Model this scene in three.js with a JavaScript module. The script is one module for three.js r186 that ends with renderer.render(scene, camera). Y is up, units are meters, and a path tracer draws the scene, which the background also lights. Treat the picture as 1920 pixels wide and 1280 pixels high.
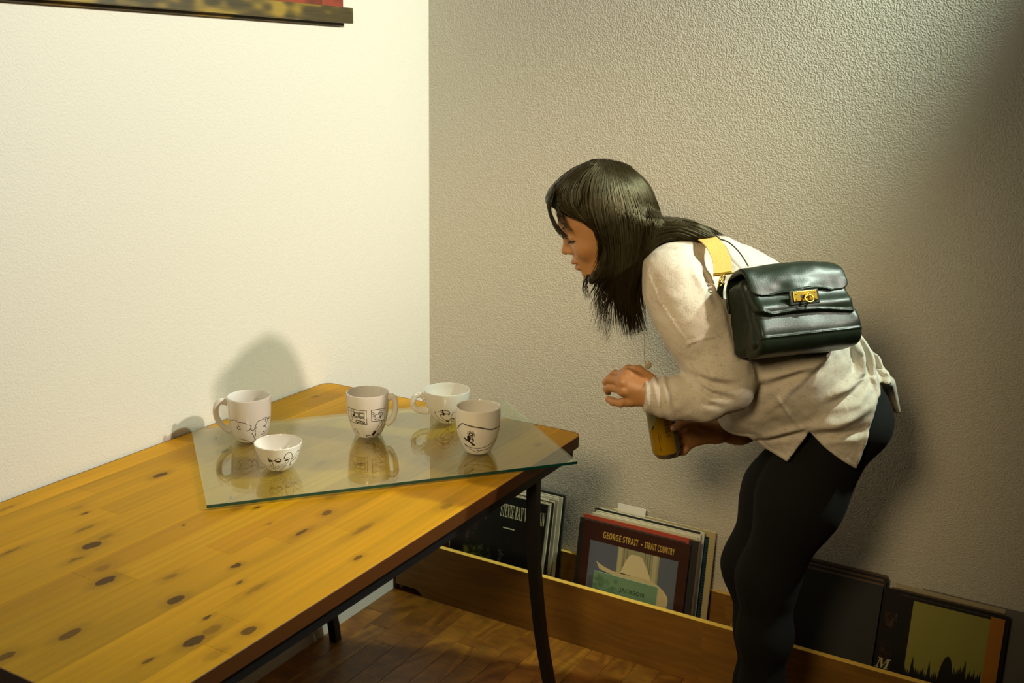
import * as THREE from 'three';
import { mergeGeometries, mergeVertices } from 'three/addons/utils/BufferGeometryUtils.js';
import { RoundedBoxGeometry } from 'three/addons/geometries/RoundedBoxGeometry.js';
import { RectAreaLightUniformsLib } from 'three/addons/lights/RectAreaLightUniformsLib.js';

// ------------------------------------------------------------------ camera, exposure, lamps
const V = (x, y, z) => new THREE.Vector3(x, y, z);
const scene = new THREE.Scene();
const renderer = new THREE.WebGLRenderer({ antialias: true });
renderer.toneMapping = THREE.LinearToneMapping;
renderer.toneMappingExposure = 1.18;
renderer.shadowMap.enabled = true;
RectAreaLightUniformsLib.init();

const camera = new THREE.PerspectiveCamera(36.26, 1920 / 1280, 0.05, 30);
camera.position.set(1.7752, 1.5567, 2.5892);
camera.rotation.order = 'YXZ';
camera.rotation.set(-0.2512, 0.5195, 0.01745);

const LAMPS = {
  spot: { at: V(2.68, 2.395, 0.67), aim: V(0.0, 1.40, 0.82), color: [1.0, 0.895, 0.76], power: 16, angle: 0.52, blend: 0.75, soft: 2.2 },
  down: { at: V(2.2, 2.42, 0.25), aim: V(1.405, 1.941, 0.621), color: [0.83, 1.0, 0.83], power: 12, angle: 0.705, blend: 0.20, soft: 1.6 },
  front: { at: V(1.35, 2.0, 2.8), aim: V(0.80, 0.85, 0.6), color: [1.0, 0.77, 0.43], power: 9, angle: 0.42, blend: 1.0, soft: 12 },  // added warm fill for her near side and the table
  room: { at: V(3.2, 2.49, 3.1), size: 0.5, color: [1.0, 0.70, 0.30], power: 0.2 },  // added dim warm fill for the whole room
};

// ------------------------------------------------------------------ helpers
function rng(seed) { let s = seed >>> 0; return () => { s = (s + 0x6d2b79f5) | 0; let t = Math.imul(s ^ (s >>> 15), 1 | s); t = (t + Math.imul(t ^ (t >>> 7), 61 | t)) ^ t; return ((t ^ (t >>> 14)) >>> 0) / 4294967296; }; }
const clamp = (x, a, b) => Math.min(b, Math.max(a, x)), lerp = (a, b, t) => a + (b - a) * t, sstep = (a, b, x) => { const t = clamp((x - a) / (b - a), 0, 1); return t * t * (3 - 2 * t); };
const hash = (x, y, z) => { let h = Math.imul(x | 0, 374761393) ^ Math.imul(y | 0, 668265263) ^ Math.imul(z | 0, 2147483647 ^ 0x5bd1e995); h = Math.imul(h ^ (h >>> 13), 1274126177); return ((h ^ (h >>> 16)) >>> 0) / 4294967296; };
function noise3(x, y, z, per = 0) {
  const xi = Math.floor(x), yi = Math.floor(y), zi = Math.floor(z), fx = x - xi, fy = y - yi, fz = z - zi;
  const u = fx * fx * (3 - 2 * fx), v = fy * fy * (3 - 2 * fy), w = fz * fz * (3 - 2 * fz);
  const m = (k) => (per ? ((k % per) + per) % per : k), g = (a, b, c) => hash(m(xi + a), m(yi + b), zi + c);
  return lerp(lerp(lerp(g(0, 0, 0), g(1, 0, 0), u), lerp(g(0, 1, 0), g(1, 1, 0), u), v), lerp(lerp(g(0, 0, 1), g(1, 0, 1), u), lerp(g(0, 1, 1), g(1, 1, 1), u), v), w);
}
const sn = (x, y, z) => noise3(x, y, z) * 2 - 1;
const used = {};
function numbered(name) { used[name] = (used[name] ?? -1) + 1; return used[name] ? `${name}_${String(used[name]).padStart(3, '0')}` : name; }
function thing(name, label, category, at = V(0, 0, 0), turn = 0, group) {
  const o = new THREE.Group(); o.name = numbered(name); o.position.copy(at); o.rotation.y = turn; scene.add(o);
  o.userData = { label, category }; if (group) o.userData.group = group;
  return o;
}
function part(parent, name, geo, material, label, kind) {
  const m = new THREE.Mesh(geo, material); m.name = name; m.castShadow = m.receiveShadow = true; parent.add(m);
  if (label) m.userData.label = label; if (kind) m.userData.kind = kind;
  return m;
}
function struct(name, geo, material) {
  const m = part(scene, name, geo, material); m.userData = { kind: 'structure' }; return m;
}
function tag(m, label, category, group) { m.userData.label = label; m.userData.category = category; if (group) m.userData.group = group; return m; }
const std = (o) => new THREE.MeshStandardMaterial(o), phys = (o) => new THREE.MeshPhysicalMaterial(o);
const lin = (r, g, b) => new THREE.Color().setRGB(r, g, b);
function canvasTex(w, h, draw) {
  const c = document.createElement('canvas'); c.width = w; c.height = h; draw(c.getContext('2d'), w, h);
  const t = new THREE.CanvasTexture(c); t.colorSpace = THREE.SRGBColorSpace; t.anisotropy = 8; return t;
}
function dataTex(w, h, fn, srgb) {   // fn(x, y) -> [r, g, b] in 0..1, row 0 at v = 0
  const d = new Uint8Array(w * h * 4);
  for (let y = 0; y < h; y++) for (let x = 0; x < w; x++) { const c = fn(x, y), o = (y * w + x) * 4; for (let k = 0; k < 3; k++) d[o + k] = clamp(Math.round(c[k] * 255), 0, 255); d[o + 3] = 255; }
  const t = new THREE.DataTexture(d, w, h); t.magFilter = THREE.LinearFilter; t.minFilter = THREE.LinearMipmapLinearFilter; t.generateMipmaps = true; t.wrapS = t.wrapT = THREE.RepeatWrapping;
  if (srgb) t.colorSpace = THREE.SRGBColorSpace; t.needsUpdate = true; return t;
}
function planarUV(g, su = 1, sv = 1, offset = 0) {   // metres, along the two axes that the face does not point along
  const p = g.attributes.position, n = g.attributes.normal, uv = new Float32Array(p.count * 2);
  for (let i = 0; i < p.count; i++) {
    const ax = Math.abs(n.getX(i)), ay = Math.abs(n.getY(i)), az = Math.abs(n.getZ(i)), x = p.getX(i), y = p.getY(i), z = p.getZ(i);
    const [u, v] = ax > ay && ax > az ? [z, y] : ay > az ? [z, x] : [x, y];
    uv[i * 2] = (u + offset) * su; uv[i * 2 + 1] = (v + offset * 0.37) * sv;
  }
  g.setAttribute('uv', new THREE.BufferAttribute(uv, 2)); return g;
}
const box = (x0, y0, z0, x1, y1, z1, r = 0) => {
  const g = r ? new RoundedBoxGeometry(x1 - x0, y1 - y0, z1 - z0, 2, r) : new THREE.BoxGeometry(x1 - x0, y1 - y0, z1 - z0);
  return g.translate((x0 + x1) / 2, (y0 + y1) / 2, (z0 + z1) / 2);
};
// a tube with its own radius at every station; sides set, ends closed
function sweep(points, radius, sides = 8, squash = 1, steps = points.length * 4) {
  const curve = new THREE.CatmullRomCurve3(points, false, 'centripetal'), fr = curve.computeFrenetFrames(steps, false), pos = [], idx = [];
  for (let i = 0; i <= steps; i++) {
    const t = i / steps, c = curve.getPointAt(t), r = typeof radius === 'function' ? radius(t) : radius;
    for (let k = 0; k < sides; k++) { const a = (k / sides) * Math.PI * 2, ca = Math.cos(a) * r, sa = Math.sin(a) * r * squash; pos.push(c.x + fr.normals[i].x * ca + fr.binormals[i].x * sa, c.y + fr.normals[i].y * ca + fr.binormals[i].y * sa, c.z + fr.normals[i].z * ca + fr.binormals[i].z * sa); }
  }
  for (let i = 0; i < steps; i++) for (let k = 0; k < sides; k++) { const a = i * sides + k, b = i * sides + (k + 1) % sides; idx.push(a, b, a + sides, b, b + sides, a + sides); }
  for (const [base, flip] of [[0, true], [steps * sides, false]]) for (let k = 1; k < sides - 1; k++) flip ? idx.push(base, base + k + 1, base + k) : idx.push(base, base + k, base + k + 1);
  const g = new THREE.BufferGeometry(); g.setAttribute('position', new THREE.Float32BufferAttribute(pos, 3)); g.setIndex(idx); g.computeVertexNormals();
  g.setAttribute('uv', new THREE.Float32BufferAttribute(new Float32Array((pos.length / 3) * 2), 2)); return g;
}
const plain = (g) => { const k = g.index ? g.toNonIndexed() : g; for (const n of Object.keys(k.attributes)) if (!['position', 'normal', 'uv'].includes(n)) k.deleteAttribute(n); if (!k.attributes.uv) k.setAttribute('uv', new THREE.Float32BufferAttribute(new Float32Array(k.attributes.position.count * 2), 2)); return k; };
const join = (list) => mergeGeometries(list.map(plain));

// ---- distance fields
const smin = (a, b, k) => { const h = Math.max(k - Math.abs(a - b), 0) / k; return Math.min(a, b) - h * h * k * 0.25; };
const smax = (a, b, k) => -smin(-a, -b, k);
function capsule(x, y, z, a, b, ra, rb) {
  const bx = b.x - a.x, by = b.y - a.y, bz = b.z - a.z, px = x - a.x, py = y - a.y, pz = z - a.z;
  const h = clamp((px * bx + py * by + pz * bz) / (bx * bx + by * by + bz * bz + 1e-12), 0, 1), dx = px - bx * h, dy = py - by * h, dz = pz - bz * h;
  return Math.sqrt(dx * dx + dy * dy + dz * dz) - lerp(ra, rb, h);
}
function ellipsoid(x, y, z, c, r) {
  const px = (x - c.x) / r.x, py = (y - c.y) / r.y, pz = (z - c.z) / r.z, k0 = Math.sqrt(px * px + py * py + pz * pz);
  const qx = px / r.x, qy = py / r.y, qz = pz / r.z, k1 = Math.sqrt(qx * qx + qy * qy + qz * qz);
  return k1 < 1e-9 ? -Math.min(r.x, r.y, r.z) : (k0 * (k0 - 1)) / k1;
}
const rbox = (x, y, z, hx, hy, hz, r) => { const qx = Math.abs(x) - hx + r, qy = Math.abs(y) - hy + r, qz = Math.abs(z) - hz + r; return Math.hypot(Math.max(qx, 0), Math.max(qy, 0), Math.max(qz, 0)) + Math.min(Math.max(qx, qy, qz), 0) - r; };
// a chain of [point, radius] joined smoothly; kz flattens (k < 1 widens along z)
function chain(x, y, z, list, k = 0.03, kz = 1) {
  let d = 1e9;
  for (let i = 0; i + 1 < list.length; i++) {
    const [a, ra] = list[i], [b, rb] = list[i + 1], q = kz === 1 ? capsule(x, y, z, a, b, ra, rb) : capsule(x, y, (z - a.z) * kz, V(a.x, a.y, 0), V(b.x, b.y, (b.z - a.z) * kz), ra, rb);
    d = d > 1e8 ? q : smin(d, q, k);
  }
  return d;
}
function inPolygon(x, y, pts) {   // signed distance, negative inside
  let d = 1e9, s = 1;
  for (let i = 0, j = pts.length - 1; i < pts.length; j = i++) {
    const ex = pts[j][0] - pts[i][0], ey = pts[j][1] - pts[i][1], wx = x - pts[i][0], wy = y - pts[i][1], t = clamp((wx * ex + wy * ey) / (ex * ex + ey * ey), 0, 1);
    d = Math.min(d, (wx - ex * t) ** 2 + (wy - ey * t) ** 2);
    const c1 = y >= pts[i][1], c2 = y < pts[j][1], c3 = ex * wy > ey * wx;
    if ((c1 && c2 && c3) || (!c1 && !c2 && !c3)) s = -s;
  }
  return s * Math.sqrt(d);
}
function alongLine(x, y, pts) {   // [distance to the polyline, how far along it, 0..1]
  let best = 1e9, at = 0, n = pts.length - 1;
  for (let i = 0; i < n; i++) {
    const ex = pts[i + 1][0] - pts[i][0], ey = pts[i + 1][1] - pts[i][1], wx = x - pts[i][0], wy = y - pts[i][1], t = clamp((wx * ex + wy * ey) / (ex * ex + ey * ey + 1e-12), 0, 1), d = (wx - ex * t) ** 2 + (wy - ey * t) ** 2;
    if (d < best) { best = d; at = (i + t) / n; }
  }
  return [Math.sqrt(best), at];
}
// surface nets over a distance field; blocks far from the surface are skipped, vertices are pulled onto it
function skin(sdf, lo, hi, h, color) {
  const nx = Math.ceil((hi.x - lo.x) / h) + 1, ny = Math.ceil((hi.y - lo.y) / h) + 1, nz = Math.ceil((hi.z - lo.z) / h) + 1, B = 6;
  const f = new Float32Array(nx * ny * nz).fill(1), id = (i, j, k) => (k * ny + j) * nx + i;
  for (let k0 = 0; k0 < nz; k0 += B) for (let j0 = 0; j0 < ny; j0 += B) for (let i0 = 0; i0 < nx; i0 += B) {
    const c = sdf(lo.x + (i0 + B / 2) * h, lo.y + (j0 + B / 2) * h, lo.z + (k0 + B / 2) * h), far = Math.abs(c) > B * h * 1.5;
    for (let k = k0; k < Math.min(k0 + B, nz); k++) for (let j = j0; j < Math.min(j0 + B, ny); j++) for (let i = i0; i < Math.min(i0 + B, nx); i++)
      f[id(i, j, k)] = far ? c : sdf(lo.x + i * h, lo.y + j * h, lo.z + k * h);
  }
  const vert = new Int32Array(nx * ny * nz).fill(-1), pos = [], idx = [];
  for (let k = 0; k < nz - 1; k++) for (let j = 0; j < ny - 1; j++) for (let i = 0; i < nx - 1; i++) {
    let sx = 0, sy = 0, sz = 0, n = 0, neg = 0;
    const v = [];
    for (let c = 0; c < 8; c++) { const q = f[id(i + (c & 1), j + ((c >> 1) & 1), k + (c >> 2))]; v.push(q); if (q < 0) neg++; }
    if (neg === 0 || neg === 8) continue;
    for (let a = 0; a < 8; a++) for (let bit = 1; bit < 8; bit <<= 1) if (!(a & bit) && (v[a] < 0) !== (v[a | bit] < 0)) {
      const t = v[a] / (v[a] - v[a | bit]);
      sx += (a & 1) + (bit === 1 ? t : 0); sy += ((a >> 1) & 1) + (bit === 2 ? t : 0); sz += (a >> 2) + (bit === 4 ? t : 0); n++;
    }
    vert[id(i, j, k)] = pos.length / 3; pos.push(lo.x + (i + sx / n) * h, lo.y + (j + sy / n) * h, lo.z + (k + sz / n) * h);
  }
  const quad = (a, b, c, d, flip) => { if (a < 0 || b < 0 || c < 0 || d < 0) return; flip ? idx.push(a, c, b, a, d, c) : idx.push(a, b, c, a, c, d); };
  for (let k = 1; k < nz - 1; k++) for (let j = 1; j < ny - 1; j++) for (let i = 1; i < nx - 1; i++) {
    const v = f[id(i, j, k)] < 0;
    if (v !== (f[id(i + 1, j, k)] < 0)) quad(vert[id(i, j - 1, k - 1)], vert[id(i, j, k - 1)], vert[id(i, j, k)], vert[id(i, j - 1, k)], !v);
    if (v !== (f[id(i, j + 1, k)] < 0)) quad(vert[id(i - 1, j, k - 1)], vert[id(i - 1, j, k)], vert[id(i, j, k)], vert[id(i, j, k - 1)], !v);
    if (v !== (f[id(i, j, k + 1)] < 0)) quad(vert[id(i - 1, j - 1, k)], vert[id(i, j - 1, k)], vert[id(i, j, k)], vert[id(i - 1, j, k)], !v);
  }
  const nrm = new Float32Array(pos.length), e = h * 0.35, col = color && new Float32Array(pos.length);
  for (let i = 0; i < pos.length; i += 3) {
    let x = pos[i], y = pos[i + 1], z = pos[i + 2], gx = 0, gy = 0, gz = 0;
    for (let it = 0; it < 2; it++) {
      const d = sdf(x, y, z); gx = sdf(x + e, y, z) - sdf(x - e, y, z); gy = sdf(x, y + e, z) - sdf(x, y - e, z); gz = sdf(x, y, z + e) - sdf(x, y, z - e);
      const l = Math.hypot(gx, gy, gz) || 1, g = l / (2 * e), s = it ? 0 : clamp(d / Math.max(g, 0.4), -h * 0.6, h * 0.6) / l;
      x -= gx * s; y -= gy * s; z -= gz * s; gx /= l; gy /= l; gz /= l;
    }
    pos[i] = x; pos[i + 1] = y; pos[i + 2] = z; nrm[i] = gx; nrm[i + 1] = gy; nrm[i + 2] = gz;
    if (color) { const c = color(x, y, z, gx, gy, gz); col[i] = c[0]; col[i + 1] = c[1]; col[i + 2] = c[2]; }
  }
  const g = new THREE.BufferGeometry();
  g.setAttribute('position', new THREE.Float32BufferAttribute(pos, 3)); g.setAttribute('normal', new THREE.BufferAttribute(nrm, 3));
  if (col) g.setAttribute('color', new THREE.BufferAttribute(col, 3));
  g.setIndex(idx); return g;
}
function projUV(g, s, axis = 'z') {   // metres over s, seen along one axis
  const p = g.attributes.position, uv = new Float32Array(p.count * 2);
  for (let i = 0; i < p.count; i++) { uv[i * 2] = (axis === 'x' ? p.getZ(i) : p.getX(i)) / s; uv[i * 2 + 1] = (axis === 'y' ? p.getZ(i) : p.getY(i) + 0.3 * p.getZ(i)) / s; }
  g.setAttribute('uv', new THREE.BufferAttribute(uv, 2)); return g;
}

// ------------------------------------------------------------------ the room
const ROOM = { x: 4.6, y: 2.5, z: 4.2 };
const plasterBump = dataTex(1024, 1024, (x, y) => {   // half a metre of orange-peel plaster
  const u = x / 1024, v = y / 1024, w = 0.35 * noise3(u * 40, v * 40, 9, 40);
  let h = 0.55 * noise3(u * 185 + w, v * 185 - w, 1, 185) + 0.3 * noise3(u * 270, v * 270, 2, 270) + 0.15 * noise3(u * 340, v * 340, 3, 340);
  h = lerp(h, sstep(0.3, 0.72, h), 0.6); return [h, h, h];
});
const wallMat = (r, g, b, bump) => std({ color: lin(r, g, b), roughness: 0.62, bumpMap: plasterBump, bumpScale: bump });
const wallUV = (g) => planarUV(g, 2, 2);
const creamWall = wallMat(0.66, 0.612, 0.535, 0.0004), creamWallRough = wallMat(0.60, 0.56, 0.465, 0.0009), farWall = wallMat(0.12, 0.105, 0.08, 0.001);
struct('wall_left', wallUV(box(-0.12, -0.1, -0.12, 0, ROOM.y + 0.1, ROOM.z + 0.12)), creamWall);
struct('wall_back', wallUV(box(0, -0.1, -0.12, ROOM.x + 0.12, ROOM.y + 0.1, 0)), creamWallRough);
struct('wall_right', wallUV(box(ROOM.x, -0.1, 0, ROOM.x + 0.12, ROOM.y + 0.1, ROOM.z + 0.12)), farWall);
struct('wall_front', wallUV(box(0, -0.1, ROOM.z, ROOM.x, ROOM.y + 0.1, ROOM.z + 0.12)), farWall);
struct('ceiling', wallUV(box(0, ROOM.y, 0, ROOM.x, ROOM.y + 0.1, ROOM.z)), farWall);

// oak strip floor: every strip by the corner is a plank of its own, the far part of the room one slab
const oakTex = dataTex(512, 1024, (x, y) => {
  const u = x / 512, v = y / 1024, w = noise3(u * 3, v * 4, 5) * 1.6, g = noise3(u * 26 + w * 5, v * 5 + w, 1), fine = noise3(u * 150, v * 14, 2), cath = 0.5 + 0.5 * Math.sin((u * 9 + w * 3.2 + 0.6 * Math.sin(v * 7)) * 4);
  const k = 0.70 + 0.2 * g + 0.14 * (fine - 0.5) + 0.10 * (cath - 0.5); return [0.78 * k, 0.53 * k * (0.95 + 0.1 * g), 0.20 * k];
}, true);
const oak = [[1, 1, 1], [0.78, 0.72, 0.62], [1.16, 1.1, 0.98], [0.9, 0.82, 0.68], [1.05, 0.96, 0.84]].map(([r, g, b]) => std({ map: oakTex, color: lin(0.62 * r, 0.58 * g, 0.50 * b), roughness: 0.38 }));
const floor = struct('floor', planarUV(box(0, -0.1, 0, ROOM.x, -0.019, ROOM.z), 1, 1), std({ color: lin(0.05, 0.03, 0.015), roughness: 0.9 }));
{
  const r = rng(11), W = 0.0685, geos = new Map();
  const plank = (x0, z0, len, material, parent, name) => {
    const key = len.toFixed(2) + (geos.size % 5), g = geos.get(key) ?? planarUV(box(0.0004, 0, 0.0006, W - 0.0004, 0.019, len - 0.0006, 0.0008), 1, 3, r() * 9);
    const p = g.attributes.uv; geos.set(key, g); const m = part(parent, name, g, material); m.position.set(x0, -0.019, z0); return p && m;
  };
  for (let i = 0; i < 30; i++) {
    let z = -r() * 0.5, n = 0;
    while (z < 2.5) {
      const len = Math.round((0.35 + r() * 0.5) * 20) / 20, a = Math.max(z, 0.0), l = Math.min(z + len, 2.55) - a;
      if (l > 0.05) plank(i * W, a, l, oak[Math.floor(r() * oak.length)], floor, numbered('plank'));
      z += len; n++;
    }
  }
  const rest = [];
  for (let i = 0; i * W < ROOM.x - W; i++) rest.push(planarUV(box(i * W + 0.0004, -0.019, i < 30 ? 2.552 : 0, (i + 1) * W - 0.0004, 0, ROOM.z), 1, 3, i * 0.61));
  const m = part(floor, 'floor_strips', join(rest), oak[0]); m.userData.kind = 'stuff';
}

// ------------------------------------------------------------------ lamps
function aimedLamp(name, label, d, bodyLength) {
  const t = thing(name, label, 'lamp', d.at.clone());
  const dir = d.aim.clone().sub(d.at).normalize(), q = new THREE.Quaternion().setFromUnitVectors(V(0, -1, 0), dir);
  const metal = std({ color: lin(0.03, 0.03, 0.03), roughness: 0.5, metalness: 0.3, side: THREE.DoubleSide });
  const can = part(t, 'lamp_can', new THREE.LatheGeometry([[0.0, bodyLength], [0.035, bodyLength], [0.05, bodyLength - 0.02], [0.05, 0.012], [0.047, 0.012], [0.047, bodyLength - 0.03], [0, bodyLength - 0.03]].map(([x, y]) => new THREE.Vector2(x, y)), 32), metal); can.quaternion.copy(q);
  const lens = part(t, 'lamp_lens', new THREE.CylinderGeometry(0.046, 0.046, 0.004, 32).translate(0, 0.026, 0), std({ color: 0x222222, emissive: lin(...d.color), emissiveIntensity: 6 })); lens.quaternion.copy(q); lens.castShadow = false;
  const back = V(0, bodyLength * 0.6, 0).applyQuaternion(q);
  const top = ROOM.y - d.at.y; part(t, 'lamp_stem', sweep([back, V(back.x, back.y * 0.5 + top * 0.5, back.z), V(back.x, top, back.z)], 0.007, 10), metal);
  const s = new THREE.SpotLight(lin(...d.color), d.power, 0, d.angle, d.blend, 2);
  s.name = name + '_beam'; s.position.set(0, 0, 0); t.add(s); s.target.position.copy(dir); t.add(s.target); s.target.name = 'beam_target'; s.castShadow = true; s.shadow.radius = d.soft; s.shadow.mapSize.set(1024, 1024);
  return t;
}
aimedLamp('track_lamp', 'black track spotlight aimed down at the corner wall', LAMPS.spot, 0.09);
aimedLamp('track_lamp', 'black track spotlight close to the back wall', LAMPS.down, 0.06);
aimedLamp('track_lamp', 'added unseen fill spotlight in front of the table', LAMPS.front, 0.07);  // made-up lamp, put in to brighten her arm and face
{
  const d = LAMPS.room, t = thing('added_fill_lamp', 'added square warm fill lamp behind the viewer', 'lamp', d.at.clone());  // invented fixture that carries the fill light
  part(t, 'lamp_frame', join([box(-0.27, -0.012, -0.27, 0.27, 0.01, -0.252), box(-0.27, -0.012, 0.252, 0.27, 0.01, 0.27), box(-0.27, -0.012, -0.252, -0.252, 0.01, 0.252), box(0.252, -0.012, -0.252, 0.27, 0.01, 0.252)]), std({ color: lin(0.6, 0.58, 0.55), roughness: 0.5 }));
  part(t, 'lamp_diffuser', box(-0.252, 0.0, -0.252, 0.252, 0.01, 0.252), std({ color: lin(0.3, 0.3, 0.3), emissive: lin(...d.color), emissiveIntensity: 0.6 }));
  const l = new THREE.RectAreaLight(lin(...d.color), d.power, d.size, d.size); l.name = 'lamp_glow'; l.position.set(0, -0.004, 0); l.rotation.x = -Math.PI / 2; t.add(l);
}
// ------------------------------------------------------------------ the pine table
const HT = 0.7435, TX = 0.7755, TZ0 = 0.497, TZ1 = 1.8198, TB = 0.0045;
const knots = [   // [x, z], half length along the grain, half width, depth of tone
  [[0.1516, 1.2005], 0.020, 0.0095, 0.9], [[0.1827, 1.4101], 0.009, 0.005, 0.8], [[0.1502, 1.4012], 0.02, 0.009, 0.3], [[0.2388, 1.4534], 0.032, 0.008, 0.55], [[0.3071, 1.4942], 0.020, 0.012, 1.0], [[0.2982, 1.4587], 0.022, 0.012, 0.45],
  [[0.3289, 1.5441], 0.022, 0.007, 0.6], [[0.3936, 1.5411], 0.020, 0.013, 0.4], [[0.4346, 1.5693], 0.022, 0.011, 1.0], [[0.5124, 1.5032], 0.02, 0.009, 0.5], [[0.5804, 1.5544], 0.018, 0.0105, 0.9], [[0.5752, 1.4186], 0.012, 0.007, 0.9],
  [[0.6241, 1.4601], 0.009, 0.005, 0.7], [[0.6597, 1.4595], 0.036, 0.009, 0.42], [[0.663, 1.5681], 0.010, 0.0045, 0.8], [[0.6969, 1.6273], 0.022, 0.011, 1.0], [[0.6952, 1.5909], 0.028, 0.013, 0.5], [[0.7495, 1.6358], 0.034, 0.014, 0.3],
  [[0.7446, 1.564], 0.016, 0.010, 0.75], [[0.5272, 1.709], 0.022, 0.010, 0.7], [[0.6825, 1.6985], 0.012, 0.0045, 0.7], [[0.0397, 1.4739], 0.028, 0.006, 0.45], [[0.2084, 1.5832], 0.032, 0.005, 0.6], [[0.5019, 1.7981], 0.02, 0.01, 0.7], [[0.5806, 1.2577], 0.020, 0.006, 0.75],
  [[0.434, 1.2192], 0.009, 0.005, 0.8], [[0.4058, 1.24], 0.022, 0.013, 0.4], [[0.5044, 1.2617], 0.010, 0.003, 0.5], [[0.3776, 1.3497], 0.004, 0.003, 0.8], [[0.52, 1.1033], 0.022, 0.014, 0.4], [[0.5637, 1.1671], 0.015, 0.010, 0.65], [[0.6653, 1.1882], 0.044, 0.009, 0.5],
  [[0.7309, 1.2859], 0.013, 0.006, 0.7], [[0.7386, 1.021], 0.022, 0.013, 0.5], [[0.1612, 1.0266], 0.014, 0.009, 0.8], [[0.3843, 0.9727], 0.022, 0.009, 0.4], [[0.4581, 0.9332], 0.014, 0.008, 0.5], [[0.0646, 0.6139], 0.011, 0.007, 0.6], [[0.7216, 0.6189], 0.014, 0.009, 0.5], [[0.6569, 0.6008], 0.03, 0.006, 0.35],
];
const ROWS = 13, RW = (TX - TB) / ROWS;
const pineTex = dataTex(2048, 1200, (px, py) => {   // u runs with the grain (z), v across (x)
  const z = TZ0 + (px / 2048) * (TZ1 - TZ0), x = TB + (py / 1200) * (TX - TB), row = Math.floor((x - TB) / RW);
  const bend = knots.reduce((s, [[kx, kz], a, b, t]) => { const dx = x - kx, dz = z - kz, q = Math.exp(-((dz / (a * 2.2)) ** 2) - (dx / (b * 2.4)) ** 2); return s + q * t * Math.sign(dx || 1) * 0.009; }, 0);
  const s = x + bend + 0.004 * sn(z * 4, x * 10, row * 7.3), ring = noise3(s * 150, z * 2.2, row * 3.7), fine = noise3(s * 700, z * 14, 4 + row), broad = noise3(x * 18, z * 3, 20 + row * 2.1), flame = 0.5 + 0.5 * Math.sin(s * 330 + 5 * noise3(z * 2.4, row * 5.1, 8));
  let k = 0.93 + 0.07 * (ring - 0.5) + 0.035 * (fine - 0.5) + 0.16 * (broad - 0.5) + 0.025 * (flame - 0.5), dark = 0;
  for (const [[kx, kz], a, b, t] of knots) {
    const dx = (x - kx) + 0.0022 * sn(z * 110, x * 110, 3), dz = z - kz, q = Math.sqrt((dz / a) ** 2 + (dx / b) ** 2);
    if (q < 3) dark = Math.max(dark, t * (t > 0.62 ? sstep(1.06, 0.72, q) : 0.85 * sstep(1.15, 0.35, q)) * (0.86 + 0.2 * noise3(x * 500, z * 260, 7)), 0.20 * t * sstep(2.4, 0.9, q));
  }
  const c = [0.93 * k, 0.715 * k - 0.02 * broad, 0.20 * k], kn = [0.30, 0.19, 0.05];
  return c.map((v, i) => lerp(v, kn[i], clamp(dark, 0, 0.92)));
}, true);
const pine = [1, 0.84, 1.09, 0.92].map((k, i) => phys({ map: pineTex, color: lin(0.66 * k, 0.60 * k * (i === 1 ? 0.96 : 1), 0.06 * k), roughness: 0.46, specularIntensity: 0.45, specularColor: lin(1, 0.72, 0.12) }));
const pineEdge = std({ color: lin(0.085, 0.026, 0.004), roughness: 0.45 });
const blackSteel = std({ color: lin(0.012, 0.012, 0.012), roughness: 0.42, metalness: 0.2 });
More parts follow.
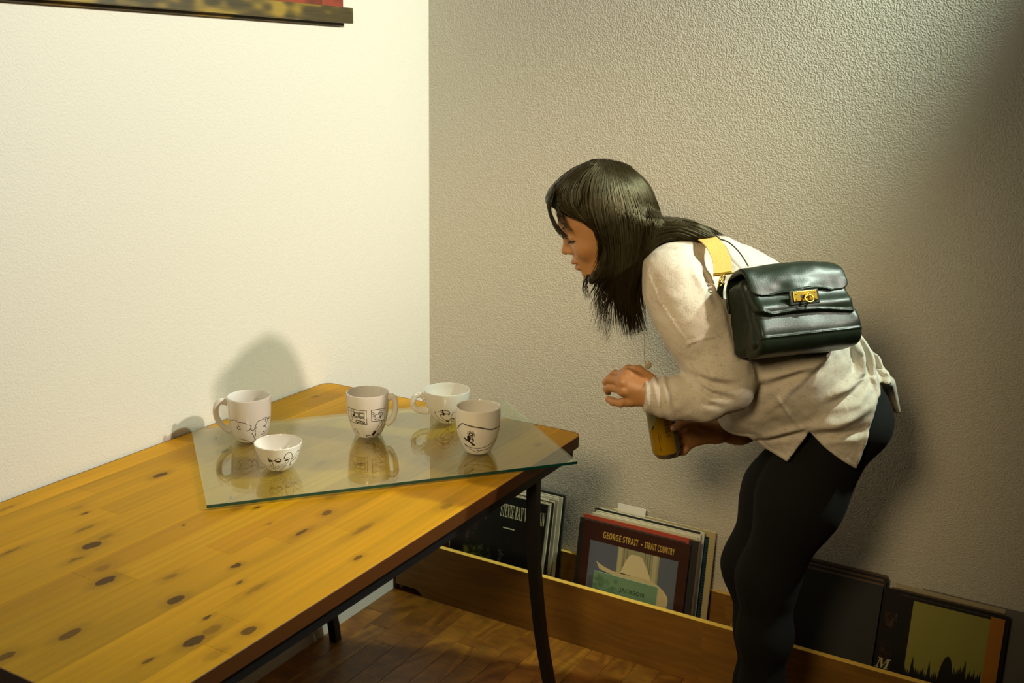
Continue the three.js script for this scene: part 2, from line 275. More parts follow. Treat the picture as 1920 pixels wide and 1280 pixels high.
{
  const t = thing('pine_table', 'knotty yellow pine table with curved black steel legs along the left wall', 'table', V(0.39, 0, 1.158)), to = V(-0.39, 0, -1.158);
  const top = new THREE.Group(); top.name = 'tabletop'; t.add(top);
  const r = rng(5), R = 0.030;
  const slab = (x0, z0, x1, z1, y0, y1, corners) => {   // corners: [x0z0, x1z0, x1z1, x0z1] rounded or not
    const s = new THREE.Shape(), P = [[x0, z0], [x1, z0], [x1, z1], [x0, z1]];
    P.forEach(([x, z], i) => {
      const a = P[(i + 3) % 4], b = P[(i + 1) % 4], rad = corners[i] ? R : 0.0006, da = [Math.sign(a[0] - x), Math.sign(a[1] - z)], db = [Math.sign(b[0] - x), Math.sign(b[1] - z)];
      const p0 = [x + da[0] * rad, z + da[1] * rad], p1 = [x + db[0] * rad, z + db[1] * rad];
      i ? s.lineTo(...p0) : s.moveTo(...p0); s.quadraticCurveTo(x, z, ...p1);
    });
    s.closePath();
    const g = new THREE.ExtrudeGeometry(s, { depth: y1 - y0 - 0.0008, bevelEnabled: true, bevelThickness: 0.0004, bevelSize: 0.0004, bevelOffset: -0.0004, bevelSegments: 1, curveSegments: 8 });
    g.rotateX(Math.PI / 2); g.translate(0, y1 - 0.0004, 0); return g;
  };
  const uvTop = (g) => { const p = g.attributes.position, uv = new Float32Array(p.count * 2); for (let i = 0; i < p.count; i++) { uv[i * 2] = (p.getZ(i) - TZ0) / (TZ1 - TZ0); uv[i * 2 + 1] = (p.getX(i) - TB) / (TX - TB) + (HT - p.getY(i)) * 0.2; } g.setAttribute('uv', new THREE.BufferAttribute(uv, 2)); return g.translate(to.x, 0, to.z); };
  const e = 0.002;
  for (let i = 0; i < ROWS; i++) {
    const x0 = Math.max(TB + e, TB + i * RW), x1 = Math.min(TX - e, TB + (i + 1) * RW), cuts = [TZ0 + e];
    let z = TZ0 + 0.15 + r() * 0.5; while (z < TZ1 - 0.15) { cuts.push(z); z += 0.35 + r() * 0.5; } cuts.push(TZ1 - e);
    for (let k = 0; k + 1 < cuts.length; k++) {
      const first = k === 0, last = k + 2 === cuts.length;
      const g = uvTop(slab(x0, cuts[k], x1, cuts[k + 1], HT - 0.028, HT, [i === 0 && first, i === ROWS - 1 && first, i === ROWS - 1 && last, i === 0 && last]));
      part(top, k + i ? `board_${String(i * 4 + k).padStart(3, '0')}` : 'board', g, pine[Math.floor(r() * 4)]);
    }
  }
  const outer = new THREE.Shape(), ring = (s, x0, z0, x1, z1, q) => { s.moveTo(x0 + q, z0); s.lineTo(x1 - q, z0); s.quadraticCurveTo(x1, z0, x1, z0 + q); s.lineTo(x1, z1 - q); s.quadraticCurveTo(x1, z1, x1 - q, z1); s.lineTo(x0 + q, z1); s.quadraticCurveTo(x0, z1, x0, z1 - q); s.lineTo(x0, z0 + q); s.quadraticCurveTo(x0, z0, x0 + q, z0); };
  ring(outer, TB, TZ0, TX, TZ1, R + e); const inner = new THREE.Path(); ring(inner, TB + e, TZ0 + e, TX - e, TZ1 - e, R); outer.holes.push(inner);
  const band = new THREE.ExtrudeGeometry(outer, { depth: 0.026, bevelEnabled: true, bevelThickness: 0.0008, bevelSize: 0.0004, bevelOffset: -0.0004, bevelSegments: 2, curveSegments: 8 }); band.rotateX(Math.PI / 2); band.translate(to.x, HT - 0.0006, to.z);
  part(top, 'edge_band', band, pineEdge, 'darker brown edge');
  const y0 = HT - 0.028 - 0.030, y1 = HT - 0.028, xa = 0.03, xb = 0.762, za = 0.52, zb = 1.797;
  for (const g of [box(xb - 0.025, y0, za, xb, y1, zb, 0.002), box(xa, y0, za, xa + 0.025, y1, zb, 0.002), box(xa + 0.025, y0, za, xb - 0.025, y1, za + 0.025, 0.002), box(xa + 0.025, y0, zb - 0.025, xb - 0.025, y1, zb, 0.002)]) part(t, 'rail', g.translate(to.x, 0, to.z), blackSteel);
  // legs: flat steel bar that leaves the rail upright and sweeps outwards to the foot
  for (const x of [0.043, 0.735]) for (const s of [0, 1]) {
    const zs = [[0.665, 0.69], [0.663, 0.60], [0.657, 0.50], [0.640, 0.40], [0.606, 0.25], [0.568, 0.13], [0.546, 0.06], [0.538, 0.0]].map(([z, y]) => [s ? TZ0 + TZ1 - z : z, y]), c = new THREE.CatmullRomCurve3(zs.map(([z, y]) => V(0, y, z)));
    const sh = new THREE.Shape(), n = 24, left = [], right = [];
    for (let i = 0; i <= n; i++) { const p = c.getPoint(i / n), q = c.getTangent(i / n), w = 0.0125; left.push([p.z - w, p.y]); right.push([p.z + w * (1 + 0 * q.x), p.y]); }
    left.forEach(([a, b], i) => (i ? sh.lineTo(a, b) : sh.moveTo(a, b))); right.reverse().forEach(([a, b]) => sh.lineTo(a, b)); sh.closePath();
    const g = new THREE.ExtrudeGeometry(sh, { depth: 0.021, bevelEnabled: true, bevelThickness: 0.002, bevelSize: 0.002, bevelOffset: -0.002, bevelSegments: 2 });
    g.rotateY(-Math.PI / 2); g.translate(x + 0.0125 + to.x, 0, to.z); part(t, 'leg', g, blackSteel);
  }
}

// ------------------------------------------------------------------ the loose glass plate
const GT = 0.7549, GA = 0.8747, GL = 0.766, GW = 0.4668;
{
  const t = thing('glass_plate', 'rectangular clear glass plate laid askew on the table under the mugs', 'glass plate', V(0.0085, GT, 0.9822), GA);
  // local x runs along the long side, z across; the plate hangs below y = 0
  const pane = phys({ color: lin(0.90, 0.96, 0.90), roughness: 0.0, transmission: 1, thickness: 0, ior: 1.52, specularIntensity: 1 });
  const edge = phys({ color: lin(0.003, 0.05, 0.036), roughness: 0.12, ior: 1.5, clearcoat: 0.6, clearcoatRoughness: 0.1 });
  part(t, 'pane', box(0, -0.006, 0, GL, 0, GW - 0.0012), pane);
  part(t, 'polished_edge', box(0, -0.006, GW - 0.0012, GL, 0, GW), edge, 'deep green cut edge');
  const rubber = std({ color: lin(0.30, 0.19, 0.03), roughness: 0.5 });
  for (const [x, z] of [[0.05, 0.06], [0.60, 0.05], [0.05, 0.42], [0.52, 0.40]]) part(t, 'bumper', new THREE.CylinderGeometry(0.003, 0.0035, GT - 0.006 - HT - 0.0002, 16).translate(x, -0.006 - (GT - 0.006 - HT) / 2, z), rubber);
}

// ------------------------------------------------------------------ mugs: own profile, own drawing, own handle
const porcelainLook = { color: lin(0.70, 0.675, 0.63), roughness: 0.16, clearcoat: 0.5, clearcoatRoughness: 0.06 };
const porcelain = phys(porcelainLook);
function mugBody(outer, inner) {   // outer / inner: [radius, height] from foot to rim / rim to floor
  const lathe = (pts, n, blank) => {
    const c = new THREE.SplineCurve(pts.map(([r, y]) => new THREE.Vector2(r, y))), P = c.getPoints(n), H = pts.reduce((m, q) => Math.max(m, q[1]), 0), pos = [], uv = [], idx = [], S = 96;
    P.forEach((q) => { for (let k = 0; k <= S; k++) { const a = (k / S) * 2 * Math.PI - Math.PI; pos.push(Math.max(q.x, 0.0001) * Math.sin(a), q.y, Math.max(q.x, 0.0001) * Math.cos(a)); uv.push(blank ? 0.004 : k / S, blank ? 0.995 : clamp(q.y / H, 0, 1)); } });
    for (let i = 0; i + 1 < P.length; i++) for (let k = 0; k < S; k++) { const a = i * (S + 1) + k, b = a + S + 1; idx.push(a, a + 1, b, a + 1, b + 1, b); }
    const g = new THREE.BufferGeometry(); g.setAttribute('position', new THREE.Float32BufferAttribute(pos, 3)); g.setAttribute('uv', new THREE.Float32BufferAttribute(uv, 2)); g.setIndex(idx); g.computeVertexNormals();
    const nn = g.attributes.normal; for (let i = 0; i < P.length; i++) { const a = i * (S + 1), b = a + S; const v = V(nn.getX(a) + nn.getX(b), nn.getY(a) + nn.getY(b), nn.getZ(a) + nn.getZ(b)).normalize(); nn.setXYZ(a, v.x, v.y, v.z); nn.setXYZ(b, v.x, v.y, v.z); }
    return g;
  };
  return join([lathe([[0.0001, 0.002], [outer[0][0] * 0.86, 0.002]], 2, true), lathe([[outer[0][0] * 0.86, 0.002], [outer[0][0] * 0.9, 0], ...outer], outer.length * 8), lathe(inner, inner.length * 8, true)]);
}
function drawing(strokes) {   // strokes in the view from the front: X -1..1 across the mug, Y 0..1 up it
  return canvasTex(1536, 512, (c, w, h) => {
    c.fillStyle = '#fff'; c.fillRect(0, 0, w, h); c.strokeStyle = c.fillStyle = '#2a1d22'; c.lineCap = c.lineJoin = 'round';
    const X = (x) => w / 2 + (Math.asin(clamp(x, -1, 1)) / (2 * Math.PI)) * w, Y = (y) => h - y * h;
    for (const { p, w: lw = 5, fill, smooth = true } of strokes) {
      c.lineWidth = lw * 1.4; c.beginPath();
      p.forEach(([x, y], i) => { const a = X(x), b = Y(y); if (!i) c.moveTo(a, b); else if (smooth && i + 1 < p.length) c.quadraticCurveTo(a, b, (a + X(p[i + 1][0])) / 2, (b + Y(p[i + 1][1])) / 2); else c.lineTo(a, b); });
      if (fill) { c.closePath(); c.fill(); } c.stroke();
    }
  });
}
function mug(name, label, category, [x, z], outer, inner, strokes, handle, handleTurn) {
  const turn = Math.atan2(1.7752 - x, 2.5892 - z), t = thing(name, label, category, V(x, GT, z), turn);
  part(t, 'mug_body', mugBody(outer, inner), phys({ ...porcelainLook, map: drawing(strokes) }));
  if (handle) { const g = sweep(handle.map(([r, y]) => V(r, y, 0)), (u) => 0.0046 - 0.0006 * Math.sin(Math.PI * u), 14, 1.6, 40); g.rotateY(handleTurn); part(t, 'handle', g, porcelain); }
  return t;
}
const rect = (x0, y0, x1, y1) => [[x0, y1], [x1, y1 - 0.01], [x1 + 0.01, y0 - 0.02], [x0 + 0.02, y0], [x0, y1]];
mug('mug', 'white mug with a drawing of lounging figures near the wall, handle at its left', 'mug', [0.1751, 0.9629],
  [[0.029, 0.001], [0.0335, 0.006], [0.0405, 0.022], [0.0455, 0.046], [0.0475, 0.072], [0.0478, 0.098], [0.0466, 0.1005]], [[0.0466, 0.1005], [0.0450, 0.099], [0.0445, 0.07], [0.042, 0.04], [0.035, 0.016], [0.018, 0.007], [0.0001, 0.006]],
  [ { p: [[-0.96, 0.38], [-0.95, 0.5], [-0.88, 0.55], [-0.78, 0.55], [-0.72, 0.585], [-0.62, 0.57], [-0.58, 0.545], [-0.47, 0.53], [-0.4, 0.545], [-0.3, 0.52], [-0.22, 0.53], [-0.16, 0.49], [0.02, 0.47], [0.06, 0.43], [0.0, 0.38], [-0.08, 0.335], [-0.2, 0.335]] },
    { p: [[-0.62, 0.42], [-0.62, 0.385], [-0.54, 0.365], [-0.48, 0.36]], w: 7 }, { p: [[-0.55, 0.5], [-0.56, 0.46], [-0.5, 0.42]] }, { p: [[0.0, 0.37], [0.1, 0.345], [0.16, 0.32], [0.24, 0.42], [0.32, 0.52], [0.42, 0.56], [0.6, 0.555], [0.68, 0.585], [0.78, 0.58], [0.82, 0.53], [0.96, 0.51]] },
    { p: [[0.84, 0.555], [0.97, 0.545]] }, { p: [[0.72, 0.55], [0.75, 0.52], [0.72, 0.5]], w: 7 }, { p: [[0.82, 0.53], [0.82, 0.46], [0.72, 0.4], [0.62, 0.385]] }, { p: [[0.66, 0.395], [0.8, 0.36], [0.82, 0.26], [0.7, 0.195], [0.56, 0.205]] }, { p: [[0.66, 0.26], [0.7, 0.25]], w: 8 },
    { p: [[0.28, 0.42], [0.27, 0.36]] }, { p: [[0.26, 0.33], [0.27, 0.3]] }, { p: [[0.25, 0.28], [0.28, 0.2]] }, { p: [[0.92, 0.3], [0.86, 0.2], [0.7, 0.14]] },
    { p: [[0.04, 0.28], [0.12, 0.25], [0.2, 0.16], [0.3, 0.06]] }, { p: [[-0.66, 0.12], [-0.45, 0.1], [-0.2, 0.08], [-0.1, 0.03], [0.05, 0.0], [0.2, 0.05], [0.3, 0.1]] } ],
  [[-0.046, 0.087], [-0.060, 0.0915], [-0.0695, 0.082], [-0.072, 0.062], [-0.066, 0.044], [-0.054, 0.030], [-0.0405, 0.020]], -0.05);
mug('bowl', 'small white handleless bowl with a drawing, nearest on the glass', 'bowl', [0.3462, 1.0594],
  [[0.0245, 0.001], [0.028, 0.004], [0.037, 0.016], [0.044, 0.033], [0.0488, 0.053], [0.0486, 0.055]], [[0.0486, 0.055], [0.0468, 0.0545], [0.042, 0.034], [0.035, 0.018], [0.024, 0.008], [0.0001, 0.0065]],
  [ { p: [[-0.46, 0.63], [-0.44, 0.5], [-0.3, 0.5], [-0.28, 0.57], [-0.46, 0.6]], fill: true }, { p: [[-0.46, 0.7], [-0.44, 0.48]], w: 8 }, { p: [[-0.28, 0.54], [-0.18, 0.55]], w: 10 }, { p: [[-0.18, 0.56], [-0.1, 0.63], [0.04, 0.64], [0.12, 0.58], [0.08, 0.49], [-0.06, 0.47], [-0.16, 0.52], [-0.18, 0.56]], w: 9 }, { p: [[-0.14, 0.54], [0.0, 0.52], [0.1, 0.54], [0.06, 0.49], [-0.08, 0.48], [-0.14, 0.54]], fill: true },
    { p: [[-0.42, 0.48], [-0.44, 0.34], [-0.34, 0.16], [-0.2, 0.06]] }, { p: [[-0.3, 0.48], [-0.32, 0.34], [-0.22, 0.2]] }, { p: [[0.24, 0.6], [0.26, 0.76], [0.42, 0.86], [0.56, 0.8], [0.62, 0.66], [0.58, 0.4], [0.62, 0.2]], w: 6 }, { p: [[0.24, 0.6], [0.36, 0.64], [0.46, 0.63]] }, { p: [[0.26, 0.52], [0.3, 0.55], [0.44, 0.57], [0.46, 0.52], [0.3, 0.5]], fill: true },
    { p: [[0.3, 0.48], [0.34, 0.4], [0.42, 0.36], [0.48, 0.48], [0.5, 0.6]] }, { p: [[0.28, 0.4], [0.1, 0.34], [-0.1, 0.28], [-0.3, 0.26], [-0.6, 0.3], [-0.86, 0.36]] }, { p: [[0.3, 0.34], [0.1, 0.24], [-0.2, 0.16], [-0.34, 0.17]] }, { p: [[0.36, 0.34], [0.28, 0.24], [0.14, 0.14], [0.0, 0.04]] }, { p: [[0.4, 0.3], [0.34, 0.18], [0.2, 0.1], [0.06, 0.0]] }, { p: [[-0.84, 0.28], [-0.6, 0.2], [-0.36, 0.14]] },
    { p: [[0.64, 0.54], [0.84, 0.8], [0.94, 0.7], [0.72, 0.46], [0.64, 0.54]], smooth: false }, { p: [[0.64, 0.42], [0.82, 0.52]], w: 10 }, { p: [[0.62, 0.3], [0.66, 0.24]] }, { p: [[-0.97, 0.7], [-0.94, 0.5]], w: 12 } ]);
mug('mug', 'white mug drawn with two framed pictures and a reclining leg, middle of the glass', 'mug', [0.3781, 0.7985],
  [[0.027, 0.001], [0.031, 0.006], [0.0395, 0.026], [0.0455, 0.052], [0.048, 0.080], [0.0482, 0.1], [0.0472, 0.102]], [[0.0472, 0.102], [0.0455, 0.1005], [0.0452, 0.078], [0.042, 0.046], [0.034, 0.018], [0.018, 0.007], [0.0001, 0.006]],
  [ { p: rect(-0.93, 0.40, -0.07, 0.72), smooth: false }, { p: [[-0.93, 0.66], [-0.07, 0.66]], w: 3 }, { p: [[-0.78, 0.72], [-0.78, 0.46], [-0.9, 0.40]], smooth: false, w: 4 }, { p: [[-0.66, 0.7], [-0.66, 0.53], [-0.78, 0.53]], smooth: false, w: 4 }, { p: [[-0.64, 0.64], [-0.46, 0.64], [-0.46, 0.56], [-0.64, 0.56], [-0.64, 0.64]], smooth: false }, { p: [[-0.4, 0.64], [-0.18, 0.64], [-0.18, 0.56], [-0.4, 0.56], [-0.4, 0.64]], smooth: false, w: 7 },
    { p: [[-0.62, 0.52], [-0.56, 0.55], [-0.5, 0.52], [-0.44, 0.55], [-0.36, 0.52], [-0.24, 0.54], [-0.16, 0.5]], w: 6 }, { p: [[-0.6, 0.47], [-0.18, 0.45], [-0.18, 0.41], [-0.6, 0.42], [-0.6, 0.47]], smooth: false, w: 6 }, { p: [[-0.72, 0.6], [-0.66, 0.6], [-0.66, 0.56], [-0.72, 0.56]], fill: true }, { p: [[-0.38, 0.54], [-0.38, 0.42]], w: 5 }, { p: [[-0.58, 0.44], [-0.54, 0.39], [-0.5, 0.44]], w: 6 }, { p: [[-0.26, 0.44], [-0.22, 0.38], [-0.18, 0.44]], w: 6 },
    { p: rect(0.16, 0.45, 0.8, 0.72), smooth: false }, { p: [[0.18, 0.68], [0.4, 0.58], [0.5, 0.62], [0.56, 0.68], [0.66, 0.66], [0.78, 0.7]], w: 4 }, { p: [[0.2, 0.62], [0.36, 0.58]], w: 4 }, { p: [[0.2, 0.58], [0.36, 0.56]], w: 4 }, { p: [[0.2, 0.53], [0.36, 0.54]], w: 4 }, { p: [[0.3, 0.49], [0.5, 0.54], [0.66, 0.5], [0.5, 0.47], [0.3, 0.49]], w: 4 }, { p: [[0.5, 0.6], [0.6, 0.66], [0.7, 0.6], [0.64, 0.52], [0.56, 0.54], [0.6, 0.6]], w: 7 }, { p: [[0.7, 0.68], [0.76, 0.56], [0.7, 0.5]], w: 4 },
    { p: [[0.36, 0.18], [0.5, 0.26], [0.68, 0.43], [0.74, 0.36], [0.76, 0.2]], w: 5, smooth: false }, { p: [[0.34, 0.19], [0.5, 0.16], [0.6, 0.2], [0.72, 0.32]], w: 5 }, { p: [[0.34, 0.18], [0.24, 0.1], [0.1, 0.09], [-0.2, 0.09], [-0.1, 0.055], [0.2, 0.03], [0.34, 0.06], [0.42, 0.12]], w: 6 }, { p: [[0.34, 0.2], [0.24, 0.1], [0.36, 0.07], [0.48, 0.17]], fill: true }, { p: [[0.42, 0.02], [0.6, 0.12], [0.66, 0.1], [0.7, 0.0]] }, { p: [[0.6, 0.02], [0.7, 0.1]], w: 9 }, { p: [[0.95, 0.7], [0.92, 0.5], [0.86, 0.42], [0.9, 0.3], [0.84, 0.2]], w: 6 }, { p: [[0.8, 0.4], [0.92, 0.36]], w: 8 },
    { p: [[-0.84, 0.2], [-0.72, 0.24], [-0.64, 0.22], [-0.66, 0.14], [-0.6, 0.08]], w: 7 }, { p: [[-0.78, 0.2], [-0.74, 0.1]] } ],
  [[0.0465, 0.089], [0.054, 0.0945], [0.0615, 0.089], [0.064, 0.074], [0.061, 0.054], [0.053, 0.037], [0.0425, 0.028]], -0.25);
mug('teacup', 'wide low white cup with a round handle and an anchor-like drawing, farthest on the glass', 'cup', [0.4733, 0.618],
  [[0.025, 0.001], [0.029, 0.005], [0.040, 0.018], [0.0495, 0.040], [0.0535, 0.062], [0.0545, 0.076], [0.0538, 0.0775]], [[0.0538, 0.0775], [0.0522, 0.0765], [0.0508, 0.06], [0.046, 0.036], [0.036, 0.016], [0.02, 0.0075], [0.0001, 0.0065]],
  [ { p: [[-0.6, 0.44], [-0.62, 0.38], [-0.5, 0.22], [-0.3, 0.12], [0.0, 0.05]], w: 6 }, { p: [[-0.6, 0.44], [-0.4, 0.45], [-0.26, 0.52]], w: 6 }, { p: [[-0.26, 0.52], [-0.22, 0.55], [-0.2, 0.5], [-0.16, 0.36]], w: 10 }, { p: [[-0.24, 0.44], [-0.1, 0.42]], w: 12 }, { p: [[-0.2, 0.52], [0.0, 0.54], [0.14, 0.46], [0.12, 0.36], [0.06, 0.38]], w: 7 }, { p: [[-0.34, 0.38], [-0.2, 0.36], [0.0, 0.42], [0.12, 0.4]], w: 9 },
    { p: [[-0.36, 0.36], [-0.32, 0.26], [-0.1, 0.16], [0.16, 0.14]], w: 7 }, { p: [[-0.1, 0.14], [0.1, 0.18], [0.16, 0.13], [0.04, 0.09], [-0.1, 0.14]], fill: true }, { p: [[0.2, 0.2], [0.3, 0.24], [0.42, 0.2]], w: 12 }, { p: [[0.24, 0.3], [0.26, 0.4], [0.34, 0.46], [0.5, 0.44]], w: 5 }, { p: [[0.16, 0.12], [0.1, 0.06], [0.12, 0.02]], w: 5 }, { p: [[0.3, 0.14], [0.4, 0.06], [0.5, 0.1]], w: 8 } ],
  [[-0.0505, 0.056], [-0.060, 0.0655], [-0.074, 0.064], [-0.081, 0.050], [-0.077, 0.036], [-0.064, 0.027], [-0.043, 0.024]], 0.12);
mug('mug', 'white barrel mug with a skater doodle by the right end of the glass', 'mug', [0.6434, 0.7524],
  [[0.0265, 0.001], [0.0305, 0.006], [0.040, 0.026], [0.0470, 0.052], [0.0490, 0.076], [0.0485, 0.1], [0.0475, 0.102]], [[0.0475, 0.102], [0.0458, 0.1005], [0.046, 0.078], [0.0435, 0.048], [0.035, 0.018], [0.018, 0.007], [0.0001, 0.006]],
  [ { p: [[-0.97, 0.52], [-0.84, 0.66], [-0.7, 0.74], [-0.6, 0.73], [-0.3, 0.71], [0.0, 0.69], [0.2, 0.675], [0.4, 0.64], [0.6, 0.615], [0.8, 0.615], [0.97, 0.62]], w: 7 }, { p: [[-0.93, 0.55], [-0.8, 0.66], [-0.7, 0.71]], w: 3 },
    ...Array.from({ length: 26 }, (_, i) => { const x = -0.62 + i * 0.06, y = x < 0.2 ? 0.735 - (x + 0.62) * 0.07 : x < 0.6 ? 0.675 - (x - 0.2) * 0.15 : 0.615; return { p: [[x, y - 0.003], [x + 0.006, y - 0.022]], w: 5 }; }),
    ...Array.from({ length: 14 }, (_, i) => { const a = (i / 14) * Math.PI * 2; return { p: [[-0.31 + Math.cos(a) * 0.12, 0.525 + Math.sin(a) * 0.052], [-0.31 + Math.cos(a) * 0.175, 0.525 + Math.sin(a) * 0.076]], w: 5 }; }),
    { p: Array.from({ length: 30 }, (_, i) => [-0.31 + Math.cos(i * 1.3) * 0.13 * (0.35 + 0.65 * ((i * 7) % 10) / 10), 0.525 + Math.sin(i * 1.3) * 0.056 * (0.35 + 0.65 * ((i * 3) % 10) / 10)]), w: 4 },
    { p: [[-0.5, 0.46], [-0.42, 0.5], [-0.34, 0.43], [-0.4, 0.37], [-0.52, 0.38], [-0.5, 0.46]], fill: true }, { p: [[-0.42, 0.42], [-0.22, 0.4], [-0.26, 0.34], [-0.38, 0.32]], w: 6 }, { p: [[-0.3, 0.44], [-0.2, 0.4], [-0.24, 0.36]], w: 9 }, { p: [[-0.44, 0.37], [-0.4, 0.32]], w: 10 }, { p: [[-0.66, 0.405], [-0.5, 0.36], [-0.3, 0.3], [-0.2, 0.265]], w: 14 }, { p: [[-0.62, 0.37], [-0.6, 0.34]], w: 9 }, { p: [[-0.3, 0.27], [-0.34, 0.245]], w: 9 },
    { p: [[-0.74, 0.255], [-0.62, 0.225], [-0.4, 0.19], [0.0, 0.18], [0.3, 0.195], [0.6, 0.24], [0.8, 0.3], [0.92, 0.36], [0.94, 0.34], [0.88, 0.28], [0.8, 0.2], [0.6, 0.14], [0.3, 0.125], [0.1, 0.115], [0.0, 0.07], [-0.15, 0.085], [-0.45, 0.145], [-0.72, 0.22], [-0.74, 0.255]], w: 5 }, { p: [[-0.1, 0.145], [-0.02, 0.12], [0.06, 0.125]], w: 5 }, { p: [[-0.72, 0.25], [-0.6, 0.215]], w: 9 } ],
  [[0.0465, 0.090], [0.057, 0.093], [0.066, 0.084], [0.0675, 0.066], [0.063, 0.044], [0.053, 0.032], [0.0415, 0.026]], 0.95);

// ------------------------------------------------------------------ record bin along the back wall, and the sleeves in it
const plyTex = dataTex(1024, 512, (x, y) => {
  const u = x / 1024, v = y / 512, w = noise3(u * 5, v * 9, 3), g = noise3(u * 9, v * 70 + w * 4, 1), f = noise3(u * 60, v * 300, 2), blot = noise3(u * 12, v * 8, 9);
  const k = 0.84 + 0.10 * (g - 0.5) + 0.06 * (f - 0.5) + 0.12 * (blot - 0.5); return [0.86 * k, 0.66 * k, 0.34 * k];
}, true);
const ply = std({ map: plyTex, color: lin(0.50, 0.42, 0.22), roughness: 0.55 }), plyLitEdge = std({ color: lin(0.85, 0.53, 0.085), roughness: 0.5 });  // raw lip wood, its colour raised to stand in for overhead light
const BINX0 = 0.012, BINX1 = 2.06, BINY = 0.042;
{
  const t = thing('record_bin', 'long low birch plywood record bin on the floor along the back wall', 'record bin', V((BINX0 + BINX1) / 2, 0, 0.1)), to = V(-(BINX0 + BINX1) / 2, 0, -0.1);
  const s = new THREE.Shape(); [[BINX0, 0.020], [0.088, 0.020], [0.098, 0.014], [0.108, 0.004], [0.118, 0], [1.95, 0], [1.96, 0.004], [1.97, 0.014], [1.98, 0.02], [BINX1, 0.02], [BINX1, 0.1782], [BINX0, 0.1782]].forEach(([x, y], i) => (i ? s.lineTo(x, y) : s.moveTo(x, y))); s.closePath();
  const front = new THREE.ExtrudeGeometry(s, { depth: 0.0148, bevelEnabled: true, bevelThickness: 0.0006, bevelSize: 0.0006, bevelOffset: -0.0006, bevelSegments: 2 }); planarUV(front, 1, 2).translate(to.x, 0, 0.1882 + to.z);
  part(t, 'front_panel', front, ply);
  part(t, 'front_lip', planarUV(box(BINX0, 0.1782, 0.1876, BINX1, 0.1796, 0.2036, 0.0005), 1, 1).translate(to.x, 0, to.z), plyLitEdge, 'raw top edge with light from above painted in');
  part(t, 'back_panel', planarUV(box(BINX0, 0.02, 0.003, BINX1, 0.172, 0.014, 0.0006), 1, 2).translate(to.x, 0, to.z), ply);
  part(t, 'back_lip', planarUV(box(BINX0, 0.172, 0.003, BINX1, 0.1734, 0.014, 0.0005), 1, 1).translate(to.x, 0, to.z), plyLitEdge);
  part(t, 'bin_floor', planarUV(box(BINX0 + 0.012, BINY - 0.012, 0.014, BINX1 - 0.012, BINY, 0.1876), 1, 2).translate(to.x, 0, to.z), ply);
  for (const x of [BINX0, BINX1 - 0.012]) part(t, 'end_panel', planarUV(box(x, 0, 0.014, x + 0.012, 0.1735, 0.1876), 1, 2).translate(to.x, 0, to.z), ply);
  part(t, 'divider', planarUV(box(1.052, BINY, 0.0142, 1.062, 0.155, 0.1874, 0.0005), 1, 2).translate(to.x, 0, to.z), ply);
}
const paper = (r, g, b) => std({ color: lin(r, g, b), roughness: 0.7 });
const creamPaper = paper(0.62, 0.55, 0.36), whitePaper = paper(0.66, 0.62, 0.50), blackPaper = paper(0.018, 0.017, 0.014), redPaper = paper(0.42, 0.055, 0.02), brownPaper = paper(0.13, 0.075, 0.045), greyPaper = paper(0.16, 0.15, 0.13), marginPaper = paper(0.05, 0.018, 0.01), tanPaper = paper(0.40, 0.33, 0.2);
function sleeve(label, group, x0, zTop, tilt, edge, front, o = {}) {
  const { w = 0.313, h = 0.313, th = 0.0042, yaw = 0, name = 'record_sleeve', roll = 0, category = 'record' } = o;
  const g = new THREE.BoxGeometry(w, h, th).translate(0, h / 2 + Math.max(0, Math.sin(Math.abs(roll)) * w / 2), th / 2), m = part(scene, numbered(name), g, [edge, edge, edge, edge, front, front]);
  const a = THREE.MathUtils.degToRad(tilt); m.rotation.set(-a, yaw, roll, 'YXZ'); m.position.set(x0 + w / 2, BINY + 0.0004 + Math.sin(a) * 0, zTop + Math.sin(a) * h);
  return tag(m, label, category, group);
}
const art = (draw) => std({ map: canvasTex(768, 768, draw), roughness: 0.42 });
const blot = (c, r, list) => { for (const [x, y, a, b, col, n = 40] of list) for (let i = 0; i < n; i++) { c.globalAlpha = 0.2; c.fillStyle = col; c.beginPath(); c.ellipse(x + (r() - 0.5) * a, y + (r() - 0.5) * b, 4 + r() * a * 0.12, 4 + r() * b * 0.12, r() * 3, 0, 7); c.fill(); } c.globalAlpha = 1; };
const squeezed = (c, text, x, y, w, h, font) => { c.save(); c.font = `bold 100px ${font}`; c.translate(x, y); c.scale(w / c.measureText(text).width, h / 72); c.textBaseline = 'alphabetic'; c.fillText(text, 0, 0); c.restore(); };
const bluesArt = art((c) => {
  const r = rng(3); c.fillStyle = '#0d0d0b'; c.fillRect(0, 0, 768, 768);
  blot(c, r, [[235, 520, 220, 200, '#8a961c', 110], [250, 570, 150, 130, '#c2c62c', 90], [140, 430, 30, 190, '#8a6a60', 26], [170, 300, 80, 150, '#8a463a', 30], [60, 560, 22, 130, '#8a8070', 16], [262, 420, 30, 40, '#9a8d80', 14], [430, 500, 20, 190, '#8a94a0', 26], [445, 440, 26, 30, '#a09a6a', 10], [240, 190, 80, 40, '#d89050', 22], [480, 330, 26, 60, '#34342c', 12]]);
  c.fillStyle = '#dedaae'; squeezed(c, 'STEVIE RAY VAUGHAN', 392, 158, 366, 96, 'serif'); c.fillRect(430, 232, 96, 9);
});
